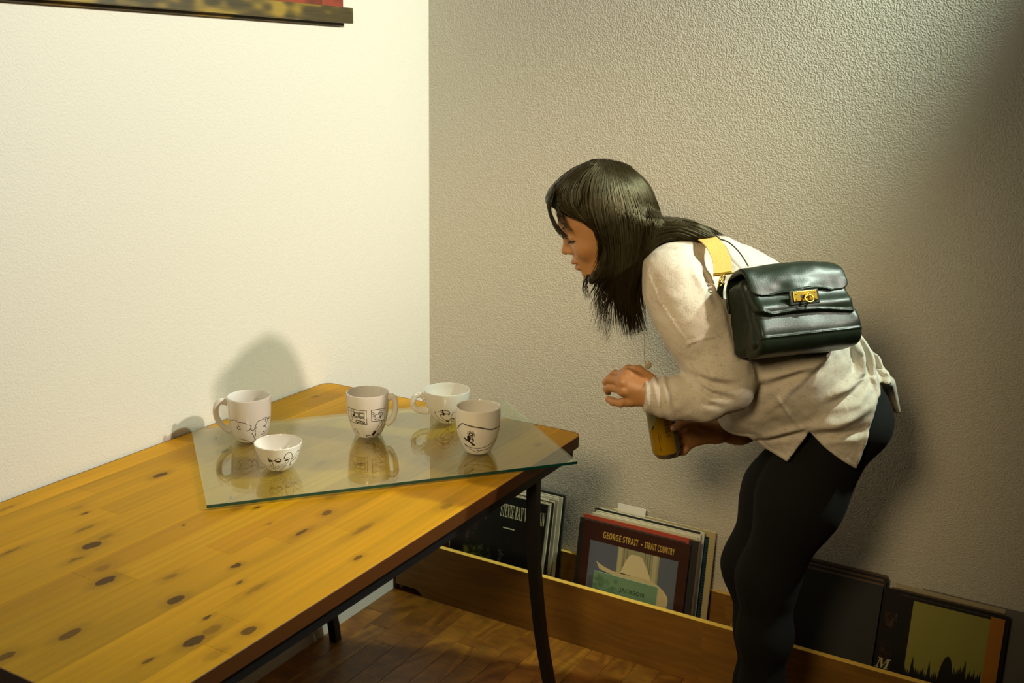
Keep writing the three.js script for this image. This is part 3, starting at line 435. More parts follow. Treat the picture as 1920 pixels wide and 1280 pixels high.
const countryArt = art((c) => {
  c.fillStyle = '#3a1a11'; c.fillRect(0, 0, 768, 768); c.fillStyle = '#5e6470'; c.fillRect(62, 132, 640, 640);
  c.fillStyle = '#9a9674'; c.fillRect(272, 132, 300, 330); c.fillStyle = '#b4ad84'; c.fillRect(278, 132, 26, 330); c.fillRect(528, 132, 30, 330); c.fillStyle = '#6f6a4c'; for (const x of [316, 338, 470, 488, 506]) c.fillRect(x, 132, 5, 330);
  c.fillStyle = '#c9a54b'; squeezed(c, 'GEORGE STRAIT', 150, 98, 262, 44, 'sans-serif'); c.beginPath(); c.arc(436, 80, 6, 0, 7); c.fill(); squeezed(c, 'STRAIT COUNTRY', 456, 98, 212, 44, 'sans-serif');
  c.fillStyle = '#251a16'; c.beginPath(); c.ellipse(400, 400, 130, 130, 0, 0, 7); c.fill(); c.fillStyle = '#33343a'; c.fillRect(210, 500, 400, 270);
  c.fillStyle = '#d8c79a'; c.beginPath(); c.moveTo(305, 306); c.quadraticCurveTo(345, 175, 372, 165); c.quadraticCurveTo(410, 156, 448, 168); c.quadraticCurveTo(500, 240, 528, 312); c.closePath(); c.fill();
  c.fillStyle = '#cbb98a'; c.beginPath(); c.moveTo(120, 268); c.quadraticCurveTo(240, 330, 400, 306); c.quadraticCurveTo(590, 290, 655, 390); c.quadraticCurveTo(680, 480, 585, 520); c.quadraticCurveTo(585, 410, 460, 360); c.quadraticCurveTo(280, 345, 150, 318); c.closePath(); c.fill();
});
const blueArt = art((c) => { const r = rng(8); c.fillStyle = '#b9a878'; c.fillRect(0, 0, 768, 768); c.fillStyle = '#2c4a58'; c.fillRect(40, 40, 688, 690); blot(c, r, [[600, 380, 220, 300, '#15120e', 60], [640, 200, 160, 120, '#3f6d82', 40], [640, 560, 150, 260, '#6d674e', 50]]); c.fillStyle = '#0c0b09'; for (let i = 0; i < 34; i++) { c.fillRect(46 + i * 20, 40, 11, 14); c.fillRect(712, 46 + i * 20, 14, 11); } });
const skyArt = art((c) => {
  const r = rng(4); c.fillStyle = '#100d09'; c.fillRect(0, 0, 768, 768); c.fillStyle = '#8f8a3c'; c.fillRect(105, 18, 563, 750); c.fillStyle = '#a86a14'; c.fillRect(668, 0, 100, 768);
  c.fillStyle = '#17120c'; for (let i = 0; i < 40; i++) { const x = 105 + i * 14, h = 300 + r() * 50 + (x > 400 ? 70 * Math.min(1, (x - 400) / 90) : 0) + (i % 9 === 4 ? 70 : 0); c.beginPath(); c.moveTo(x - 16, 768); c.lineTo(x - 9, 768 - h * 0.86); c.lineTo(x + (r() - 0.5) * 6, 768 - h); c.lineTo(x + 10, 768 - h * 0.84); c.lineTo(x + 18, 768); c.fill(); }
  c.beginPath(); c.moveTo(330, 768); c.quadraticCurveTo(350, 470, 365, 400); c.quadraticCurveTo(385, 318, 412, 312); c.quadraticCurveTo(444, 322, 455, 400); c.quadraticCurveTo(490, 500, 520, 768); c.fill();
});
const mArt = art((c) => { const r = rng(9); c.fillStyle = '#15120f'; c.fillRect(0, 0, 768, 768); blot(c, r, [[60, 200, 60, 90, '#8a5a3a', 30], [130, 190, 60, 160, '#b0764c', 26], [70, 420, 120, 130, '#5a3524', 50], [110, 520, 90, 120, '#33363a', 34]]); c.fillStyle = '#b7a97e'; c.font = 'italic bold 92px serif'; c.fillText('M', 6, 520); });
const cardArt = art((c) => { const r = rng(12); c.fillStyle = '#6f8f70'; c.fillRect(0, 0, 768, 768); blot(c, r, [[150, 300, 260, 500, '#2f4a2f', 90], [640, 500, 300, 500, '#3d5f45', 80], [380, 430, 260, 260, '#a9b79a', 60], [600, 640, 200, 160, '#86ab88', 50]]); c.fillStyle = '#33432f'; squeezed(c, 'JACKSON', 330, 170, 300, 50, 'sans-serif'); });

const bin1 = 'records in the left stack of the bin', bin2 = 'records in the middle stack of the bin', bin3 = 'records in the dark stack behind the legs', bin4 = 'records in the right stack of the bin';
sleeve('black record sleeve lettered with a blues guitarist name, front of the left stack', bin1, 0.167, 0.094, 12, blackPaper, bluesArt);
[[0.172, 0.087, creamPaper, 'cream'], [0.170, 0.080, tanPaper, 'tan'], [0.176, 0.074, blackPaper, 'black'], [0.174, 0.067, creamPaper, 'cream'], [0.150, 0.060, whitePaper, 'white'], [0.178, 0.053, tanPaper, 'tan'], [0.130, 0.046, creamPaper, 'cream'], [0.172, 0.039, whitePaper, 'white'], [0.180, 0.028, creamPaper, 'cream']].forEach(([x, z, m, n], i) =>
  sleeve(`${n} edged record sleeve, number ${['two', 'three', 'four', 'five', 'six', 'seven', 'eight', 'nine', 'ten'][i]} from the front of the left stack`, bin1, x, z, 11 - i * 0.25, m, m, { yaw: (i % 3 - 1) * 0.003 }));
sleeve('thick black record sleeve at the very back of the left stack against the wall', bin1, 0.182, 0.012, 7.5, blackPaper, blackPaper, { th: 0.008 });
sleeve('maroon bordered record sleeve with a pale hat shape, front of the middle stack', bin2, 0.614, 0.1285, 9, marginPaper, countryArt);
[[0.598, 0.122, blackPaper, 'black'], [0.604, 0.112, redPaper, 'red', 0.321], [0.628, 0.105, blackPaper, 'black'], [0.633, 0.097, brownPaper, 'brown'], [0.620, 0.088, creamPaper, 'cream', 0.318], [0.624, 0.079, whitePaper, 'white', 0.318], [0.622, 0.070, creamPaper, 'cream', 0.319], [0.615, 0.060, blackPaper, 'black', 0.321], [0.626, 0.052, whitePaper, 'white', 0.319], [0.618, 0.044, tanPaper, 'tan', 0.318]].forEach(([x, z, m, n, h = 0.313], i) =>
  sleeve(`${n} edged record sleeve, number ${['two', 'three', 'four', 'five', 'six', 'seven', 'eight', 'nine', 'ten', 'eleven'][i]} from the front of the middle stack`, bin2, x, z, 9 - i * 0.15, m, m, { h, yaw: 0.003 * (i % 3) }));
sleeve('cream framed blue record sleeve at the back of the middle stack', bin2, 0.648, 0.022, 7.2, creamPaper, blueArt, { th: 0.006 });
sleeve('small green paper sleeve leaning in front of the maroon bordered record', null, 0.662, 0.1573, 9, paper(0.35, 0.5, 0.36), cardArt, { w: 0.19, h: 0.178, th: 0.002, name: 'paper_sleeve', category: 'sleeve' });
sleeve('white plastic divider card sticking up behind the middle stack', null, 0.672, 0.0335, 7.3, paper(0.85, 0.82, 0.74), std({ color: lin(0.85, 0.82, 0.74), roughness: 0.2 }), { w: 0.085, h: 0.338, th: 0.0014, name: 'divider_card', category: 'divider' });
sleeve('plain black record sleeve, front of the stack behind the legs', bin3, 1.100, 0.072, 14, blackPaper, blackPaper, { h: 0.305 });
[[1.098, 0.060, brownPaper, 'brown'], [1.102, 0.050, blackPaper, 'black'], [1.096, 0.040, brownPaper, 'dark brown'], [1.104, 0.029, blackPaper, 'worn black'], [1.100, 0.016, brownPaper, 'rear brown']].forEach(([x, z, m, n], i) => sleeve(`${n} edged record sleeve, number ${['two', 'three', 'four', 'five', 'six'][i]} in the stack behind the legs`, bin3, x, z, 12.5 - i * 1.2, m, m, { h: 0.303 }));
sleeve('yellow skied record sleeve with dark trees and orange border, front of right stack', bin4, 1.456, 0.082, 11, brownPaper, skyArt, { w: 0.236, h: 0.296 });
sleeve('dark record sleeve with an italic letter M, second in the right stack', bin4, 1.416, 0.070, 10.5, blackPaper, mArt, { h: 0.300, w: 0.285 });
sleeve('brown edged record sleeve, third in the right stack', bin4, 1.432, 0.058, 10, brownPaper, brownPaper, { h: 0.298, w: 0.255 });
sleeve('tan edged record sleeve, fourth in the right stack', bin4, 1.438, 0.044, 9, tanPaper, tanPaper, { h: 0.302, w: 0.25 });
sleeve('grey record sleeve jutting out at the right of the right stack', bin4, 1.500, 0.030, 8, greyPaper, greyPaper, { h: 0.298 });

// ------------------------------------------------------------------ painted canvas on wooden bars, top left
{
  const t = thing('hanging_canvas', 'painted canvas hung between mottled wooden bars on the left wall', 'wall hanging', V(0, 1.667, 1.15));
  const barTex = dataTex(1024, 256, (x, y) => {
    const u = x / 1024, v = y / 256, b = noise3(u * 9, v * 2.4, 1) * 0.6 + noise3(u * 26, v * 5, 2) * 0.4, f = noise3(u * 12, v * 60, 3), s = sstep(0.35, 0.72, b);
    const k = 0.55 + 0.7 * s + 0.16 * (f - 0.5); return [0.52 * k, 0.43 * k, 0.13 * k];
  }, true);
  const bar = std({ map: barTex, color: lin(0.7, 0.66, 0.6), roughness: 0.5 });
  const red = std({ map: dataTex(256, 256, (x, y) => { const k = 0.7 + 0.5 * noise3(x / 30, y / 30, 4) + 0.15 * (noise3(x / 3, y / 3, 5) - 0.5); return [0.48 * k, 0.19 * k, 0.10 * k]; }, true), roughness: 0.8 });
  const uvBar = (g) => planarUV(g, 1.1, 14);
  for (const [y, side] of [[0, 0], [0.62, 1]]) {
    part(t, 'wooden_bar', uvBar(box(0.0135, y + 0.007, -0.765, 0.032, y + 0.045, 0.765, 0.0012)), bar);
    part(t, 'backing_bar', uvBar(box(0.001, y + (side ? 0.006 : 0), -0.752, 0.0115, y + 0.040, 0.752, 0.001)), bar);
  }
  part(t, 'canvas', planarUV(box(0.0115, 0.01, -0.748, 0.0135, 0.655, 0.748), 3, 3), red);
}

// ------------------------------------------------------------------ the woman: all her shapes in one frame, x back along her, y up, z towards the room
const HERE = V(1.25, 0, 0.5), TURN = Math.PI / 6;
function settle(t) {   // moves a thing's origin to its own base; its shapes stay where they are
  const b = new THREE.Box3(); t.updateMatrixWorld(true); t.traverse((m) => { if (m.isMesh) { m.geometry.computeBoundingBox(); b.union(m.geometry.boundingBox); } });
  const c = V((b.min.x + b.max.x) / 2, b.min.y, (b.min.z + b.max.z) / 2), done = new Set();
  t.traverse((m) => { if (m.isMesh && !done.has(m.geometry)) { done.add(m.geometry); m.geometry.translate(-c.x, -c.y, -c.z); } });
  t.position.copy(c.applyAxisAngle(V(0, 1, 0), TURN).add(HERE)); t.rotation.y = TURN; return t;
}
const HEAD = V(-0.4017, 1.2824, 0), PITCH = 27 * Math.PI / 180, FX = -Math.cos(PITCH), FY = -Math.sin(PITCH);
const toHead = (x, y, z) => { const dx = x - HEAD.x, dy = y - HEAD.y; return [dx * FX + dy * FY, dx * FY - dy * FX, z - HEAD.z]; };
const fromHead = (f, u, s) => V(HEAD.x + f * FX + u * FY, HEAD.y + f * FY - u * FX, HEAD.z + s);
const v3 = V;
function headShape(f, u, s0) {
  const s = Math.abs(s0);
  let d = ellipsoid(f, u, s, v3(-0.010, 0.022, 0), v3(0.093, 0.086, 0.072));
  d = smin(d, ellipsoid(f, u, s, v3(0.034, -0.028, 0), v3(0.052, 0.075, 0.058)), 0.03);
  d = smin(d, capsule(f, u, s, v3(0.004, -0.055, 0.046), v3(0.064, -0.090, 0.016), 0.020, 0.015), 0.022);
  d = smin(d, ellipsoid(f, u, s, v3(0.071, -0.089, 0), v3(0.0165, 0.0145, 0.018)), 0.016);
  d = smin(d, capsule(f, u, s, v3(0.073, 0.020, 0.006), v3(0.058, 0.018, 0.040), 0.013, 0.011), 0.014);
  d = smin(d, ellipsoid(f, u, s, v3(0.058, -0.032, 0.034), v3(0.022, 0.020, 0.021)), 0.016);
  d = smin(d, ellipsoid(f, u, s, v3(0.074, -0.060, 0), v3(0.0165, 0.026, 0.024)), 0.014);
  d = smax(d, -ellipsoid(f, u, s, v3(0.089, -0.002, 0.033), v3(0.013, 0.0115, 0.016)), 0.012);
  d = smin(d, ellipsoid(f, u, s, v3(0.0675, -0.003, 0.031), v3(0.0135, 0.0125, 0.0150)), 0.004);
  d = smin(d, capsule(f, u, s, v3(0.0775, 0.004, 0), v3(0.0955, -0.0235, 0), 0.0072, 0.0078), 0.011);
  d = smin(d, ellipsoid(f, u, s, v3(0.0975, -0.0265, 0), v3(0.0082, 0.0072, 0.0086)), 0.006);
  d = smin(d, ellipsoid(f, u, s, v3(0.0875, -0.0300, 0.0115), v3(0.0088, 0.0066, 0.0060)), 0.006);
  d = smax(d, -ellipsoid(f, u, s, v3(0.0925, -0.0365, 0.0065), v3(0.0048, 0.0032, 0.0030)), 0.003);
  d = smin(d, ellipsoid(f, u, s, v3(0.0885, -0.0535, 0), v3(0.0100, 0.0056, 0.0190)), 0.005);
  d = smin(d, ellipsoid(f, u, s, v3(0.0868, -0.0675, 0), v3(0.0095, 0.0060, 0.0170)), 0.005);
  d = smax(d, -ellipsoid(f, u, s, v3(0.0985, -0.0605, 0), v3(0.0145, 0.0021, 0.0195)), 0.0025);
  d = smax(d, -ellipsoid(f, u, s, v3(0.0955, -0.0785, 0), v3(0.0068, 0.0045, 0.018)), 0.006);
  d = smin(d, smax(ellipsoid(f, u, s, v3(-0.014, -0.012, 0.071), v3(0.017, 0.029, 0.010)), -ellipsoid(f, u, s, v3(-0.010, -0.010, 0.082), v3(0.010, 0.019, 0.007)), 0.004), 0.005);
  return d;
}
const NECK = [[fromHead(-0.024, -0.045, 0), 0.054], [V(-0.3007, 1.2177, 0), 0.052], [V(-0.2292, 1.1863, 0), 0.07]];
const armL = [[V(-0.2778, 1.1825, 0.125), 0.042], [V(-0.2266, 1.0896, 0.155), 0.038], [V(-0.1701, 0.9951, 0.188), 0.036], [V(-0.2386, 0.975, 0.195), 0.037], [V(-0.3033, 0.9767, 0.197), 0.0255]];
const armR = [[V(-0.2003, 1.1126, -0.15), 0.050], [V(-0.1024, 0.9389, -0.175), 0.044], [V(-0.0138, 0.8119, -0.165), 0.041], [V(-0.0748, 0.8074, -0.12), 0.034], [V(-0.1306, 0.8077, -0.088), 0.0235]];
const legN = [[V(0.0722, 0.8773, 0.075), 0.089], [V(0.0188, 0.7172, 0.068), 0.080], [V(-0.0305, 0.526, 0.05), 0.056], [V(-0.0242, 0.3924, 0.048), 0.050], [V(-0.0222, 0.2702, 0.05), 0.040], [V(0.012, 0.075, 0.05), 0.034]];
const legF = [[V(0.1225, 0.8324, -0.075), 0.092], [V(0.0234, 0.6693, -0.075), 0.080], [V(-0.0309, 0.4947, -0.08), 0.058], [V(-0.0004, 0.3293, -0.085), 0.048], [V(-0.0005, 0.1841, -0.085), 0.040], [V(0.004, 0.075, -0.085), 0.034]];
const torso = [[V(-0.2336, 1.1699, 0), 0.066], [V(-0.1647, 1.1049, 0), 0.088], [V(-0.0542, 1.0113, 0), 0.095], [V(0.0832, 0.8927, 0), 0.105]];
function bodyShape(x, y, z) {
  let d = chain(x, y, z, torso, 0.05, 0.72);
  d = smin(d, chain(x, y, z, NECK, 0.03), 0.03);
  d = smin(d, chain(x, y, z, armL, 0.03), 0.03); d = smin(d, chain(x, y, z, armR, 0.03), 0.03);
  d = smin(d, chain(x, y, z, legN.map(([p, r]) => [p, r - 0.008]), 0.04), 0.03); d = smin(d, chain(x, y, z, legF.map(([p, r]) => [p, r - 0.008]), 0.04), 0.03);
  for (const [p] of [legN[5], legF[5]]) d = smin(d, capsule(x, y, z, V(p.x + 0.015, 0.035, p.z), V(p.x - 0.14, 0.026, p.z), 0.028, 0.020), 0.03);
  return d;
}
const fingers = (x, y, z, lists, k = 0.006) => { let d = 1e9; for (const l of lists) d = Math.min(d, chain(x, y, z, l, k)); return d; };
const wristL = V(-0.3033, 0.9767, 0.197), K = [V(-0.3612, 1.0104, 0.18), V(-0.3715, 0.9987, 0.187), V(-0.37, 0.9825, 0.189), V(-0.3566, 0.9607, 0.186)];
const palmL = K.map((k, i) => [[wristL, 0.021], [k, [0.0115, 0.0122, 0.0118, 0.0108][i]]]);
const digitsL = [
  [[K[0], 0.0105], [V(-0.3833, 1.0008, 0.152), 0.0090], [V(-0.3909, 0.9857, 0.13), 0.0080], [V(-0.3902, 0.9699, 0.117), 0.0068]],
  [[K[1], 0.0108], [V(-0.391, 0.9956, 0.16), 0.0092], [V(-0.3966, 0.9823, 0.137), 0.0080], [V(-0.3935, 0.9656, 0.121), 0.0068]],
  [[K[2], 0.0105], [V(-0.3885, 0.9803, 0.162), 0.0086], [V(-0.3955, 0.9706, 0.141), 0.0076], [V(-0.3927, 0.9587, 0.127), 0.0064]],
  [[K[3], 0.0094], [V(-0.3731, 0.952, 0.173), 0.0076], [V(-0.3848, 0.9492, 0.158), 0.0068], [V(-0.3942, 0.9509, 0.147), 0.0058]],
  [[V(-0.3227, 1.0012, 0.182), 0.0150], [V(-0.3411, 1.0122, 0.163), 0.0112], [V(-0.357, 1.0091, 0.142), 0.0092], [V(-0.3665, 1.0006, 0.128), 0.0075]],
];
function handLShape(x, y, z) {
  let d = 1e9; for (const p of palmL) d = smin(d, chain(x, y, z, p), 0.014);
  d = smin(d, capsule(x, y, z, armL[4][0], armL[3][0], 0.0250, 0.034), 0.012);
  d = smin(d, fingers(x, y, z, digitsL), 0.007);
  for (const k of K) d = smin(d, ellipsoid(x, y, z, V(k.x, k.y, k.z + 0.006), V(0.0075, 0.0068, 0.0075)), 0.006);
  return d;
}
const CAN0 = V(-0.2412, 0.7643, -0.05), CANDIR = V(-0.205, 0.97, 0.03).normalize(), CANR = 0.0305, CANH = 0.128;
const wristR = V(-0.1306, 0.8077, -0.088);
const palmR = [[[wristR, 0.0200], [V(-0.1881, 0.8237, -0.078), 0.0125]], [[wristR, 0.0210], [V(-0.1905, 0.8074, -0.086), 0.0125]], [[wristR, 0.0200], [V(-0.1873, 0.7939, -0.086), 0.0120]], [[wristR, 0.0185], [V(-0.1827, 0.783, -0.082), 0.0105]]];
const digitsR = [
  [[V(-0.1874, 0.8223, -0.082), 0.0100], [V(-0.2149, 0.8165, -0.0975), 0.0088], [V(-0.2435, 0.8128, -0.0925), 0.0080], [V(-0.2608, 0.8114, -0.085), 0.0066]],
  [[V(-0.1901, 0.8067, -0.088), 0.0100], [V(-0.2146, 0.796, -0.0995), 0.0090], [V(-0.24, 0.7929, -0.093), 0.0080], [V(-0.2574, 0.7918, -0.085), 0.0066]],
  [[V(-0.1866, 0.7924, -0.09), 0.0098], [V(-0.2077, 0.7754, -0.0985), 0.0086], [V(-0.2342, 0.772, -0.093), 0.0076], [V(-0.2517, 0.7721, -0.085), 0.0064]],
  [[V(-0.1819, 0.7816, -0.086), 0.0090], [V(-0.199, 0.7595, -0.088), 0.0076], [V(-0.2189, 0.751, -0.093), 0.0068], [V(-0.2368, 0.7502, -0.091), 0.0058]],
  [[V(-0.1488, 0.818, -0.075), 0.0150], [V(-0.193, 0.8464, -0.036), 0.0112], [V(-0.2214, 0.8461, -0.0147), 0.0090], [V(-0.237, 0.8392, -0.0132), 0.0074]],
];
function handRShape(x, y, z) {
  let d = 1e9; for (const p of palmR) d = smin(d, chain(x, y, z, p), 0.014);
  d = smin(d, capsule(x, y, z, armR[4][0], armR[3][0], 0.0235, 0.034), 0.012);
  return smin(d, fingers(x, y, z, digitsR), 0.007);
}
const skinTone = [0.42, 0.20, 0.075];
const tone = (x, y, z) => { const k = 0.95 + 0.1 * noise3(x * 60, y * 60, z * 60); return skinTone.map((c) => c * k); };
const headTone = (x, y, z) => {
  const [f, u, s] = toHead(x, y, z), c = tone(x, y, z), q = Math.hypot((u + 0.0535) / 0.0055, s / 0.0185), q2 = Math.hypot((u + 0.0675) / 0.006, s / 0.0165), lip = f > 0.085 ? Math.max(sstep(1.15, 0.85, q), sstep(1.15, 0.85, q2)) : 0;
  return [lerp(c[0], 0.36, lip), lerp(c[1], 0.12, lip), lerp(c[2], 0.07, lip)];
};
const boxAround = (pts, m) => { const b = new THREE.Box3().setFromPoints(pts); b.expandByScalar(m); return [b.min, b.max]; };
const woman = thing('person', 'woman in a cream top and black leggings bending forward to look at the mugs', 'person');
const skinMat = phys({ vertexColors: true, roughness: 0.48, sheen: 0.15, sheenColor: lin(0.8, 0.5, 0.35), sheenRoughness: 0.6 });
{
  const geos = [skin(bodyShape, V(-0.36, 0.0, -0.27), V(0.25, 1.30, 0.27), 0.011, tone)];
  geos.push(skin((x, y, z) => smin(headShape(...toHead(x, y, z)), chain(x, y, z, NECK, 0.03), 0.02), V(HEAD.x - 0.135, HEAD.y - 0.15, -0.1), V(HEAD.x + 0.17, HEAD.y + 0.13, 0.1), 0.0026, headTone));
  geos.push(skin(handLShape, ...boxAround([wristL, ...digitsL.flat().map((q) => q[0]), armL[3][0]], 0.03), 0.0026, tone));
  geos.push(skin(handRShape, ...boxAround([wristR, ...digitsR.flat().map((q) => q[0]), armR[3][0]], 0.03), 0.0026, tone));
  part(woman, 'body', mergeGeometries(geos), skinMat);
  // finger nails on the hand that shows them, the thumb on the can
  const nail = phys({ color: lin(0.56, 0.32, 0.22), roughness: 0.25, clearcoat: 0.5 });
  const thumb = digitsR[4], g = new THREE.SphereGeometry(1, 14, 10).scale(0.0055, 0.0045, 0.0022); g.translate(thumb[3][0].x - 0.001, thumb[3][0].y + 0.001, thumb[3][0].z + 0.0062);
  part(woman, 'thumbnail', g, nail);
  // brows, lashes, eyes
  const dark = std({ color: lin(0.02, 0.013, 0.008), roughness: 0.6 });
  for (const s of [1, -1]) {
    part(woman, 'eyebrow', sweep([fromHead(0.0835, 0.0155, s * 0.013), fromHead(0.0815, 0.0205, s * 0.024), fromHead(0.0735, 0.0225, s * 0.036), fromHead(0.0620, 0.0175, s * 0.047)], (t) => 0.0027 * Math.sin(Math.PI * clamp(0.12 + t * 0.86, 0, 1)) + 0.0003, 8, 1.5, 20), dark);
    const lash = [];
    for (let i = 0; i <= 22; i++) { const t = i / 22, a = fromHead(0.0815 - 0.012 * t * t, -0.0072 + 0.0012 * Math.sin(Math.PI * t), s * (0.019 + 0.026 * t)), len = 0.0075 + 0.004 * t; const dir = fromHead(0.85, -0.75 + 0.25 * t, s * (0.2 + 0.5 * t)).sub(fromHead(0, 0, 0)).normalize(); lash.push(sweep([a, a.clone().addScaledVector(dir, len * 0.55), a.clone().addScaledVector(dir, len).add(V(0, 0.0012, 0))], (q) => 0.0010 * (1.05 - q), 4, 1, 5)); }
    lash.push(sweep([fromHead(0.0808, -0.0072, s * 0.018), fromHead(0.0812, -0.0062, s * 0.026), fromHead(0.0775, -0.0060, s * 0.036), fromHead(0.0700, -0.0066, s * 0.0455)], (t) => 0.0024 * Math.sin(Math.PI * clamp(0.1 + t * 0.85, 0, 1)) + 0.0004, 6, 1, 16));
    part(woman, 'eyelashes', join(lash), dark);
  }
}

// the bag's frame is needed by the blouse it presses into
const BAGX = V(0.94, 0.035, -0.30).normalize(), BAGY = V(-0.20, 0.88, -0.40).addScaledVector(BAGX, -V(-0.20, 0.88, -0.40).dot(BAGX)).normalize(), BAGZ = BAGX.clone().cross(BAGY), BAGC = V(-0.0714, 1.1403, 0.207);
const BAGS = 0.87;
const toBag = (x, y, z) => { const dx = x - BAGC.x, dy = y - BAGC.y, dz = z - BAGC.z; return [dx * BAGX.x + dy * BAGX.y + dz * BAGX.z, (dx * BAGY.x + dy * BAGY.y + dz * BAGY.z) / BAGS, dx * BAGZ.x + dy * BAGZ.y + dz * BAGZ.z]; };
const fromBag = (a, b, c) => BAGC.clone().addScaledVector(BAGX, a).addScaledVector(BAGY, b * BAGS).addScaledVector(BAGZ, c);

// ---- leggings and shoes
{
  const seatSpot = V(0.1269, 0.8899, 0);
  const legs = (x, y, z) => {
    let d = smin(chain(x, y, z, legN, 0.05), chain(x, y, z, legF, 0.05), 0.016);
    d = smin(d, ellipsoid(x, y, z, seatSpot, V(0.074, 0.080, 0.155)), 0.03);
    d += 0.0009 * sn(x * 40, y * 22, z * 40);
    return Math.max(d, 0.095 - y, y - 0.96);
  };
  part(woman, 'leggings', projUV(skin(legs, V(-0.16, 0.07, -0.2), V(0.24, 0.98, 0.2), 0.0075), 0.3), phys({ color: lin(0.0045, 0.0045, 0.0042), roughness: 0.95, specularIntensity: 0.5 }));
  for (const [p] of [legN[5], legF[5]]) {
    const shoe = (x, y, z) => { const X = x - p.x, Z = z - p.z; let d = smin(capsule(X, y, Z, V(0.02, 0.040, 0), V(-0.14, 0.026, 0), 0.036, 0.028), capsule(X, y, Z, V(-0.09, 0.026, 0.006), V(-0.15, 0.022, 0.004), 0.034, 0.026), 0.02); d = smax(d, -capsule(X, y, Z, V(0.004, 0.075, 0), V(0.004, 0.2, 0), 0.033, 0.05), 0.006); return smax(d, Math.max(-y + 0.001, y - 0.075), 0.004); };
    part(woman, 'shoe', skin(shoe, V(p.x - 0.2, -0.01, p.z - 0.06), V(p.x + 0.08, 0.1, p.z + 0.06), 0.005), std({ color: lin(0.015, 0.014, 0.013), roughness: 0.5 }));
  }
}

